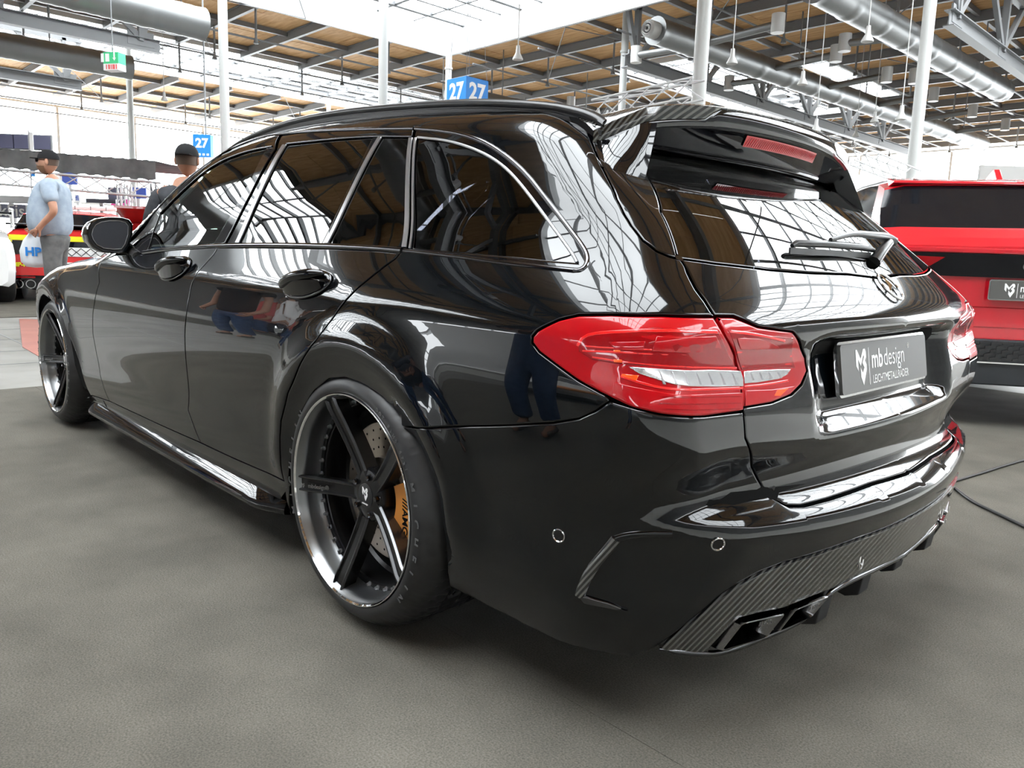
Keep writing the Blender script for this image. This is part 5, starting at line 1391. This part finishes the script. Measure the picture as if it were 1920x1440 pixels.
def person(loc,rz,label,pose,shirt,trouser,capdir=None,beard=False,belly=0,sleeve='short',hairm=None,shades=False,group=None,h=1.0,headyaw=0,grp=None):
    t=empty('person',loc,rz,label,'person',grp)
    P=dict(pel=(0,0,.97),bel=(.02+belly*.45,0,1.14),che=(.01+belly*.12,0,1.34),nb=(-.015,0,1.49),nt=(.005,0,1.58),
      shL=(-.01,.19,1.44),elL=(-.05,.26,1.17),wrL=(.12,.24,.98),shR=(-.01,-.19,1.44),elR=(-.03,-.27,1.17),wrR=(.15,-.25,.97),
      hiL=(0,.095,.92),knL=(.02,.11,.50),anL=(-.02,.11,.09),hiR=(0,-.095,.92),knR=(.02,-.11,.50),anR=(-.02,-.11,.09))
    P.update(pose)
    names=list(P);V=[Vector(P[n])*h for n in names];ix={n:i for i,n in enumerate(names)}
    E=[('pel','bel'),('bel','che'),('che','nb'),('nb','nt'),('nb','shL'),('shL','elL'),('elL','wrL'),('nb','shR'),('shR','elR'),('elR','wrR'),('pel','hiL'),('hiL','knL'),('knL','anL'),('pel','hiR'),('hiR','knR'),('knR','anR')]
    rr=dict(pel=.125,bel=.13,che=.13,nb=(.07,.06),nt=(.055,.055),shL=.055,elL=.042,wrL=.028,shR=.055,elR=.042,wrR=.028,hiL=.085,knL=.058,anL=.036,hiR=.085,knR=.058,anR=.036)
    E=[(ix[a],ix[b]) for a,b in E];R=[rr[n] for n in names]
    for s_,sg in(('L',1),('R',-1)):
        w=V[ix['wr'+s_]];d=(w-V[ix['el'+s_]]);hv,he,hr=hand_chain(w,d,(0,sg,.0) if True else (0,0,1),.55,sg=-1)
        b=len(V)-1;V+=hv[1:];R+=hr[1:];E+=[((ix['wr'+s_] if a==0 else a+b),(ix['wr'+s_] if c==0 else c+b)) for a,c in he]
        a=V[ix['an'+s_]];k=len(V);V+=[a+Vector((.10,0,-.055))*1,a+Vector((.18,0,-.06))];R+=[.035,.024];E+=[(ix['an'+s_],k),(k,k+1)]
    hc=Vector(P['nt'])*h+Vector((.025,0,.115))
    skin('body',[tuple(v) for v in V],E,R,M['skin'],t,2,head_geo(hc,headyaw))
    # shirt
    k=1.0;sv=[P['pel'],P['bel'],P['che'],(-.01,0,1.475),P['shL'],P['shR']];sv[0]=(P['pel'][0]+belly*.5,0,.90)
    sr=[.172+belly,.175+belly*1.1,.172+belly*.6,.105,.088,.088]
    se=[(0,1),(1,2),(2,3),(3,4),(3,5)]
    for s_,i in(('L',4),('R',5)):
        a,b,c=Vector(P['sh'+s_]),Vector(P['el'+s_]),Vector(P['wr'+s_])
        if sleeve=='short':sv.append(tuple(a.lerp(b,.72)));sr.append(.080);se.append((i,len(sv)-1))
        else:
            sv+= [tuple(b),tuple(b.lerp(c,.92))];sr+=[.062,.047];se+=[(i,len(sv)-2),(len(sv)-2,len(sv)-1)]
    skin('shirt' if sleeve=='short' else 'jacket',[tuple(Vector(v)*h) for v in sv],se,sr,shirt,t,2)
    tv=[(P['pel'][0],0,1.0),(P['pel'][0],0,.93)];tr_=[.158+belly*.4,.160+belly*.4];te=[(0,1)]
    for s_ in 'LR':
        i=len(tv);a,b,c=[Vector(P[q+s_]) for q in('hi','kn','an')]
        tv+=[tuple(a+Vector((0,0,-.06))),tuple(b),tuple(b.lerp(c,.55)),tuple(c+Vector((0,0,.02)))];tr_+=[.105,.083,.078,.080];te+=[(1,i),(i,i+1),(i+1,i+2),(i+2,i+3)]
    skin('trousers',[tuple(Vector(v)*h) for v in tv],te,tr_,trouser,t,2)
    for s_ in 'LR':
        a=Vector(P['an'+s_])*h
        skin('shoe',[tuple(a+Vector((-.05,0,-.035))),tuple(a+Vector((.06,0,-.05))),tuple(a+Vector((.17,0,-.06)))],[(0,1),(1,2)],[(.042,.045),(.045,.036),(.042,.026)],M['shoe'],t,1)
    Rz=Matrix.Rotation(headyaw,3,'Z');F=lambda x,y,z:tuple(Rz@Vector((x,y,z))+hc)
    if capdir is not None:
        mb=MB();g=[]
        for j in range(9):
            ph=PI/2*j/8;g.append([F(.106*math.cos(ph)**.8*math.cos(a)-.006,.086*math.cos(ph)**.8*math.sin(a),.030+.098*math.sin(ph)) for a in np.linspace(0,2*PI,25)])
        mb.grid(g)
        mb.prism([(capdir*(.085),-.062),(capdir*.15,-.052),(capdir*.178,0),(capdir*.15,.052),(capdir*.085,.062)],lambda x,y,z:F(x,y,.036+z+.02*(abs(x)-.09)),-.003,.004)
        mb.build('cap',M['cap'],t,smooth=50)
        mb=MB();g=[]
        for j in range(4):
            zz=.03-.022*j;g.append([F((.101-.004*j)*math.cos(a)-.004,(.080-.001*j)*math.sin(a),zz) for a in np.linspace(PI*.55,PI*1.45,13)])
        mb.grid(g);mb.build('hair',hairm or M['hair'],t,smooth=60)
    else:
        mb=MB();g=[]
        for j in range(10):
            ph=PI*(.0+.62*j/9);g.append([F((.104*math.sin(ph)*math.cos(a))-.008-(.0 if math.cos(a)<.3 else .012*math.sin(ph)),.084*math.sin(ph)*math.sin(a),.004+.126*math.cos(ph)) for a in (np.linspace(0,2*PI,25) if j<5 else np.linspace(PI*.42,PI*1.58,25))])
        mb.grid(g);mb.build('hair',hairm or M['hair'],t,smooth=60)
    if beard:
        mb=MB();g=[]
        for j in range(8):
            ph=PI*(.60+.36*j/7);g.append([F((.102*math.sin(ph)*(1+.1*(j/7)))*math.cos(a)+.010+(.010*math.exp(-(a/.5)**2)),.078*math.sin(ph)*math.sin(a)*1.0,.118*math.cos(ph)-.006) for a in np.linspace(-1.5,1.5,17)])
        mb.grid(g);mb.build('beard',M['beard'],t,smooth=60)
    if shades:
        mb=MB()
        for s in(1,-1):
            mb.box(F(.098,s*.034,.014),(.008,.050,.036),rz=headyaw);mb.bar(F(.096,s*.058,.018),F(-.01,s*.082,.016),.005)
        mb.build('sunglasses',M['gloss'],t)
    else:
        for s in(1,-1):
            mb=MB();mb.lathe([(.001,.0),(.008,.003),(.011,.009),(.001,.012)],10,'X',c=F(.082,s*.030,.010));mb.build('eye',M['void'],t,smooth=60)
    return t
# man in front of the fire-service car (profile, looking to the picture's left)
mp=atd(112,600,8.35);faz=math.atan2(-CR[1],-CR[0])+.2
man=person((mp[0],mp[1],0),faz,'bearded man in black cap, sunglasses, pale blue T-shirt and grey trousers, hand in pocket',
  dict(shL=(-.02,.19,1.45),elL=(-.10,.27,1.19),wrL=(.06,.24,1.03),elR=(.04,-.27,1.19),wrR=(.24,-.22,1.05),knL=(.0,.12,.5),anL=(-.05,.13,.09),knR=(.05,-.12,.5),anR=(.06,-.13,.09)),
  M['tee'],M['greytr'],capdir=1,beard=True,belly=.06,shades=True,h=1.04)
bp=man.matrix_basis@Vector((.30,-.22,.86)) if False else None
bagp=Matrix.Translation((mp[0],mp[1],0))@Matrix.Rotation(faz,4,'Z')@Vector((.29,-.24,.98))
t=empty('carrier_bag',bagp,faz,'pale plastic carrier bag with blue print held by the bearded man','bag')
mb=MB();g=[]
for z,w_,d_ in((.10,.03,.01),(.03,.06,.02),(-.05,.12,.05),(-.16,.16,.06),(-.28,.15,.06),(-.33,.10,.04),(-.34,.01,.005)):
    g.append([(w_*math.cos(a),d_*math.sin(a),z) for a in np.linspace(0,2*PI,25)])
mb.grid(g);mb.build('bag_body',M['bag'],t,smooth=60)
mb=MB();T=Matrix(((-1,0,0,0),(0,0,1,.066),(0,1,0,-.17),(0,0,0,1)));frame_add(mb,text_geo('HP',.13,.002,.004),T);mb.build('bag_print',M['blue'],t)
m2=atd(350,330,5.8)
person((m2[0],m2[1],0),math.radians(-35),'man in dark jacket and black backwards cap, seen from behind over the front window',
  dict(elL=(-.02,.30,1.18),elR=(-.02,-.30,1.18)),M['jacket'],M['jeans'],capdir=-1,sleeve='long',h=.925)
person((.55,2.45,0),math.radians(-100),'visitor in dark jacket and blue jeans mirrored in the rear quarter panel',
  dict(elL=(.10,.26,1.20),wrL=(.30,.12,1.12),elR=(.10,-.26,1.20),wrR=(.30,-.12,1.12)),M['jacket'],M['jeans'],sleeve='long')
person((-.35,3.3,0),math.radians(-80),'second visitor in pale shirt and dark jeans mirrored beside the first',{},M['tee'],M['jeans'])
for (x,y,a,lb,sh,tr_) in[(6.6,3.6,-120,'visitor in black shirt and pale jeans mirrored in the front door',M['cap'],M['jeans']),(9.5,5.6,-60,'visitor in white shirt and dark trousers mirrored beside the handle',M['whitecloth'],M['jacket']),(13.0,8.0,-100,'visitor in pale blue shirt and grey trousers mirrored far along the doors',M['tee'],M['greytr'])]:
    last=person((x,y,0),math.radians(a),lb,{},sh,tr_)
def copy_thing(t,loc,rz,label,group,mats=None):
    r=t.copy();COL.objects.link(r);r.location=loc;r.rotation_euler=(0,0,math.radians(rz));r['label']=label;r['group']=group
    for c in t.children:
        k=c.copy();
        if mats and c.name.split('.')[0] in mats:
            k.data=c.data.copy();k.data.materials[0]=mats[c.name.split('.')[0]]
        COL.objects.link(k);k.parent=r
M['redsh']=mat('red_shirt_cloth',(.45,.04,.04),.8);M['yelsh']=mat('yellow_shirt_cloth',(.7,.5,.08),.8)
LB=['red','white','yellow','black','white','yellow'];TB=['blue jeans','black trousers','blue jeans','blue jeans','black trousers','blue jeans'];DB=['nearest','second','middle','turned','farther','farthest']
for i,(x,y,rz) in enumerate([(11.5,6.2,-80),(12.2,6.8,40),(14.5,7.4,-120),(16.0,9.5,-60),(17.2,8.6,170),(19.5,10.8,-90)]):
    copy_thing(last,(x,y,0),rz,'visitor in %s shirt and %s, %s in the aisle row mirrored in the doors'%(LB[i],TB[i],DB[i]),'visitors mirrored in the doors',{'shirt':[M['redsh'],M['whitecloth'],M['yelsh'],M['cap'],M['whitecloth'],M['yelsh']][i],'trousers':[M['jeans'],M['cap'],M['jeans']][i%3]})
# ================================================================ SIGNS, STANDS
def hang(t,P,pts,top=10.2):
    mb=MB()
    for x,y,z in pts:mb.tube([(x,y,z),(x*.3,y*.3,top-P[2])],.008,4)
    mb.build('suspension_wire',M['steel'],t,kind='stuff')
P=atd(876,186,21.5);az=math.atan2(CR[1],CR[0])+math.radians(45)
t=empty('hall_sign_cube',P,az,'blue cube sign with white number 27 hanging above the car roof','sign')
mb=MB();mb.box((0,0,0),(.82,.82,1.0));mb.build('cube_body',M['blue'],t)
for k in range(4):
    Rk=Matrix.Rotation(k*PI/2,4,'Z');T=Rk@Matrix(((1,0,0,0),(0,0,-1,-.412),(0,1,0,.12),(0,0,0,1)))
    mb=MB();frame_add(mb,text_geo('27',.62,.003,.02,sx=.95),T);mb.build('sign_number',M['white'],t)
hang(t,P,[(.38,.38,.5),(-.38,-.38,.5),(.38,-.38,.5),(-.38,.38,.5)])
P=atd(381,274,26)
t=empty('hall_sign_board',P,math.atan2(CR[1],CR[0]),'blue board with white number 27 left of the far column','sign')
mb=MB();mb.box((0,0,0),(.60,.25,.74));mb.build('board',M['blue'],t)
mb=MB();frame_add(mb,text_geo('27',.42,.003,.014),Matrix(((1,0,0,0),(0,0,-1,-.128),(0,1,0,.07),(0,0,0,1))));mb.build('sign_number',M['white'],t)
mb=MB()
for i,x in enumerate((-.2,-.08,.06,.2)):mb.box((x,-.128,-.29),(.08,.006,.07))
mb.build('pictograms',M['white'],t,kind='stuff')
mb=MB();mb.tube([(.1,0,.37),(.1,0,10.1-P[2])],.03,6);mb.build('hanger',M['steel'],t)
P=atd(212,117,22.5)
t=empty('exit_sign',P,math.atan2(CR[1],CR[0])-.25,'green exit sign with white arrow above a red and white strip','sign')
mb=MB();mb.box((.05,.0,.09),(.52,.30,.32));mb.build('green_box',M['green'],t)
mb=MB();mb.box((.05,.0,-.16),(.52,.30,.18));mb.build('strip_box',M['whitecloth'],t)
mb=MB();mb.prism([(.12,.02),(.18,-.06),(.24,.02),(.205,.02),(.205,.17),(.155,.17),(.155,.02)],lambda x,z,h:(x,h,z+.07),-.156,-.150);mb.build('arrow',M['white'],t)
mb=MB();mb.box((-.06,-.153,.10),(.13,.006,.22));mb.box((-.23,-.153,.10),(.10,.006,.24));mb.build('door_pictogram',M['white'],t,kind='stuff')
mb=MB();
for x,w_ in((-.10,.025),(-.01,.05),(.06,.025),(.11,.02),(.16,.05),(.24,.03)):mb.box((x,-.153,-.16),(w_,.006,.13))
mb.build('red_lettering',M['tred'],t,kind='stuff')
mb=MB();mb.tube([(0,0,.2),(0,0,10-P[2])],.02,6);mb.build('hanger',M['steel'],t)
CC=(4.9,9.0)
st=[(0,.25,.80,.85,.82,.7,0),(.1,.22,.88,.92,.92,.72,0),(.5,.22,.9,.95,1.15,.64,2),(1.1,.22,.88,.95,1.27,.60,1),(1.8,.22,.86,.95,1.26,.60,1),(2.0,.22,.85,.95,1.22,.62,3),(2.7,.22,.82,.94,.86,.7,3),(2.75,.22,.8,.94,.84,.7,0),(3.9,.22,.68,.90,.70,.6,0),(4.3,.28,.5,.72,.52,.5,0)]
co=gen_car('white_coupe',(CC[0],CC[1],0),math.radians(-130),M['carwhite'],st,[.75,3.3],'white coupe with an orange front edge mirrored in the rear wing of the estate car',wr=.34)
M['orange']=mat('orange_paint',(.75,.25,.02),.3,0,1)
mb=MB();mb.tube([(4.0,-.8,.42),(4.28,-.6,.50),(4.34,0,.53),(4.28,.6,.50),(4.0,.8,.42)],.05,8);mb.build('orange_front_edge',M['orange'],co,smooth=50)
# lattice trusses of neighbouring stands
def lattice(a,b,s,mt,name,label,parent=None,r=.02,step=.45,cat='truss'):
    a=Vector(a);b=Vector(b);d=(b-a);L=d.length;d.normalize();up=Vector((0,0,1));
    if abs(d.z)>.9:up=Vector((1,0,0))
    sd=d.cross(up).normalized();up=sd.cross(d)
    t=empty(name,a,label=label,cat=cat);c=[sd*i*s/2+up*j*s/2 for i,j in((-1,-1),(1,-1),(1,1),(-1,1))]
    for k in c:
        mb=MB();mb.tube([k,d*L+k],r,6);mb.build('chord',mt,t)
    mb=MB();n=max(2,int(L/step))
    for i in range(n):
        for q in range(4):
            p0=c[q]+d*(L*i/n);p1=c[(q+1)%4]+d*(L*(i+1)/n);mb.bar(p0,p1,r*.9)
    mb.build('lacing',mt,t,kind='stuff');return t
p_=atd(1120,206,14);lattice((p_[0],p_[1],0),p_,.26,M['wsteel'],'lattice_post','white lattice post hidden behind the roof rail end',cat='post')
lattice(atd(1120,206,14),atd(1310,166,12.2),.30,M['wsteel'],'lattice_truss','white lattice truss above the carbon spoiler')
lattice(atd(1590,286,15),atd(1712,334,17),.3,M['wsteel'],'lattice_truss','white lattice truss on top of the pleated curtain behind the spoiler')
A,B=atd(1585,322,15.4),atd(1770,368,19.4)
t=empty('pleated_curtain',A,label='white pleated curtain of a stand behind the spoiler tip',cat='curtain');mb=MB();g=[]
for i in range(61):
    p=Vector(A).lerp(Vector(B),i/60)-Vector(A);n_=Vector((-(B-A)[1],(B-A)[0],0)).normalized()*.05*math.sin(i*1.6);g.append([tuple(p+n_),tuple(p+n_-Vector((0,0,3.2)))])
mb.grid(g);mb.build('curtain_cloth',M['whitecloth'],t,smooth=80)
cp=[atd(-140,287,15.2),atd(292,322,14.6)]
t=empty('stand_canopy',cp[0],label='dark grey cloth canopy edge of the stand behind the bearded man',cat='canopy')
mb=MB();d=Vector(cp[1])-Vector(cp[0]);n_=Vector((CF[0],CF[1],0)).normalized();n=60;g=[]
for i in range(n+1):
    p=d*(i/n);g.append([tuple(p+Vector((0,0,.20+.02*math.sin(i*2.1)))),tuple(p-n_*.03*math.sin(i*1.1)),tuple(p+Vector((0,0,-.16+.015*math.sin(i*1.7))))])
mb.grid(g);mb.build('canopy_cloth',M['canopy'],t,smooth=80)
mb=MB();mb.add([tuple(Vector((0,0,.2))),tuple(d+Vector((0,0,.2))),tuple(d+n_*4+Vector((0,0,.25))),tuple(n_*4+Vector((0,0,.25)))],[(0,1,2,3)]);mb.build('canopy_roof',M['canopy'],t)
lattice(Vector(cp[0])+Vector((0,0,-.34)),Vector(cp[1])+Vector((0,0,-.34)),.28,M['wsteel'],'lattice_truss','white lattice truss under the dark canopy edge')
for q,D,lb in[((300,345),15.3,'white lattice post at the right end of the canopy'),((232,345),20,'white lattice post before the dark screens'),((240,345),20.4,'second white lattice post before the dark screens')]:
    p=atd(q[0],q[1],D);lattice((p[0],p[1],0),p,.26,M['wsteel'],'lattice_post',lb,cat='post')
def board(q,D,w_,h_,mt,name,label,cat,th=.06,txt=None,tm=None,ts=.2,stand=True):
    p=atd(q[0],q[1],D);t=empty(name,p,math.atan2(CR[1],CR[0]),label,cat)
    mb=MB();mb.box((0,0,0),(w_,th,h_));mb.build('panel',mt,t)
    if txt:
        mb=MB();frame_add(mb,text_geo(txt,ts,.003,.003),Matrix(((1,0,0,0),(0,0,-1,-th/2-.004),(0,1,0,0),(0,0,0,1))));mb.build('lettering',tm,t)
    if stand:
        mb=MB();mb.bar((0,.02,-h_/2),(0,.02,-p[2]),.08);mb.build('stand',M['wsteel'],t)
    return t
M['screen']=mat('dark_screen',(.05,.05,.09),.3);M['pink']=mat('pink_panel',(.8,.05,.35),.5);M['navy']=mat('navy_panel',(.03,.07,.35),.5);M['paleg']=mat('pale_grey_stand',(.45,.45,.44),.6)
board((219,366),21.4,.46,.42,M['screen'],'display_screen','dark screen left of the lattice posts','screen')
board((259,362),21.6,.46,.30,M['navy'],'display_screen','navy screen right of the lattice posts','screen')
board((226,379),21.8,.52,.18,M['pink'],'information_board','pink board under the dark screens','panel')
board((131,334),22,.42,.36,M['navy'],'stand_sign','small blue sign behind the bearded man\'s back','sign')
board((146,372),22,.16,.22,M['whitecloth'],'stand_sign','tiny white sign with blue letters right of the bearded man','sign',txt='fi',tm=M['navy'],ts=.2)
board((190,377),18.5,.72,.10,M['screen'],'stand_shelf','dark shelf edge left of the roof light bar','shelf')
board((25,396),18.2,2.0,.32,M['screen'],'stand_counter','dark counter fascia with grey lettering at the left edge','counter',txt='ckFish',tm=M['paleg'],ts=.40)
board((20,374),18.6,2.2,.18,M['paleg'],'stand_shelf','pale shelf of small goods above the dark counter','shelf')
board((1890,332),13,1.0,.36,M['paleg'],'information_board','pale grey stand board above the red car roof at right','panel')
p=atd(40,266,42);t=empty('office_window_band',p,math.atan2(CR[1],CR[0]),'band of dark office windows far back above the canopy','window')
for k in range(4):
    mb=MB();mb.box((-1.9+k*1.0,0,0),(.94,.1,.72));mb.build('window_pane',M['screen'],t)
mb=MB();mb.box((-.4,.1,0),(4.1,.1,.84));mb.build('frame',M['steel'],t)
p=atd(56,292,20);t=empty('beach_flag',(p[0],p[1],0),math.atan2(CR[1],CR[0]),'narrow white and blue flag rising behind the black cap','flag')
mb=MB();mb.tube([(0,0,0),(0,0,3.75)],.02,8);mb.build('pole',M['silver'],t)
mb=MB();mb.box((.05,0,3.25),(.12,.02,.9));mb.build('flag_cloth',M['whitecloth'],t);mb=MB();mb.box((.05,-.002,2.72),(.12,.02,.3));mb.build('flag_foot',M['blue'],t)
# cables on the carpet
for pts,r,lb in([[(1780,905),(1830,890),(1850,884),(1880,874),(1919,863),(1990,845)],.006,'thin black cable curving over the carpet beside the bumper'],[[(1790,915),(1822,940),(1860,958),(1919,986),(1990,1022)],.007,'twin black cable running to the right frame edge below the first']):
    Q3=smooth_line([atz(x,y,r+.001) for x,y in pts],2)
    Q3=np.vstack([[Q3[0]+[.25,.35,0]],Q3])
    mb=MB();mb.tube(Q3,r,8);o=mb.build('floor_cable',M['cable'],smooth=60);tag(o,lb,'cable')
# white banners and stands mirrored in the doors
M['ybanner']=mat('yellow_banner',(.75,.5,.08),.5)
for (x,y,w_,h_,mt,lb) in[(16,11,5,1.5,M['whitecloth'],'long white stand counter mirrored in the doors'),(22,15,5,1.9,M['ybanner'],'yellow stand banner mirrored in the doors'),(6,13,4,1.4,M['carwhite'],'white display case mirrored in the rear wing')]:
    t=empty('stand_wall',(x,y,0),math.radians(-20),lb,'stand');mb=MB();mb.box((0,0,h_/2),(w_,.5,h_));mb.build('panel',mt,t,bevel=.02)
    mb=MB();mb.box((0,0,h_+.03),(w_+.1,.6,.06));mb.build('top_edge',M['wsteel'],t)
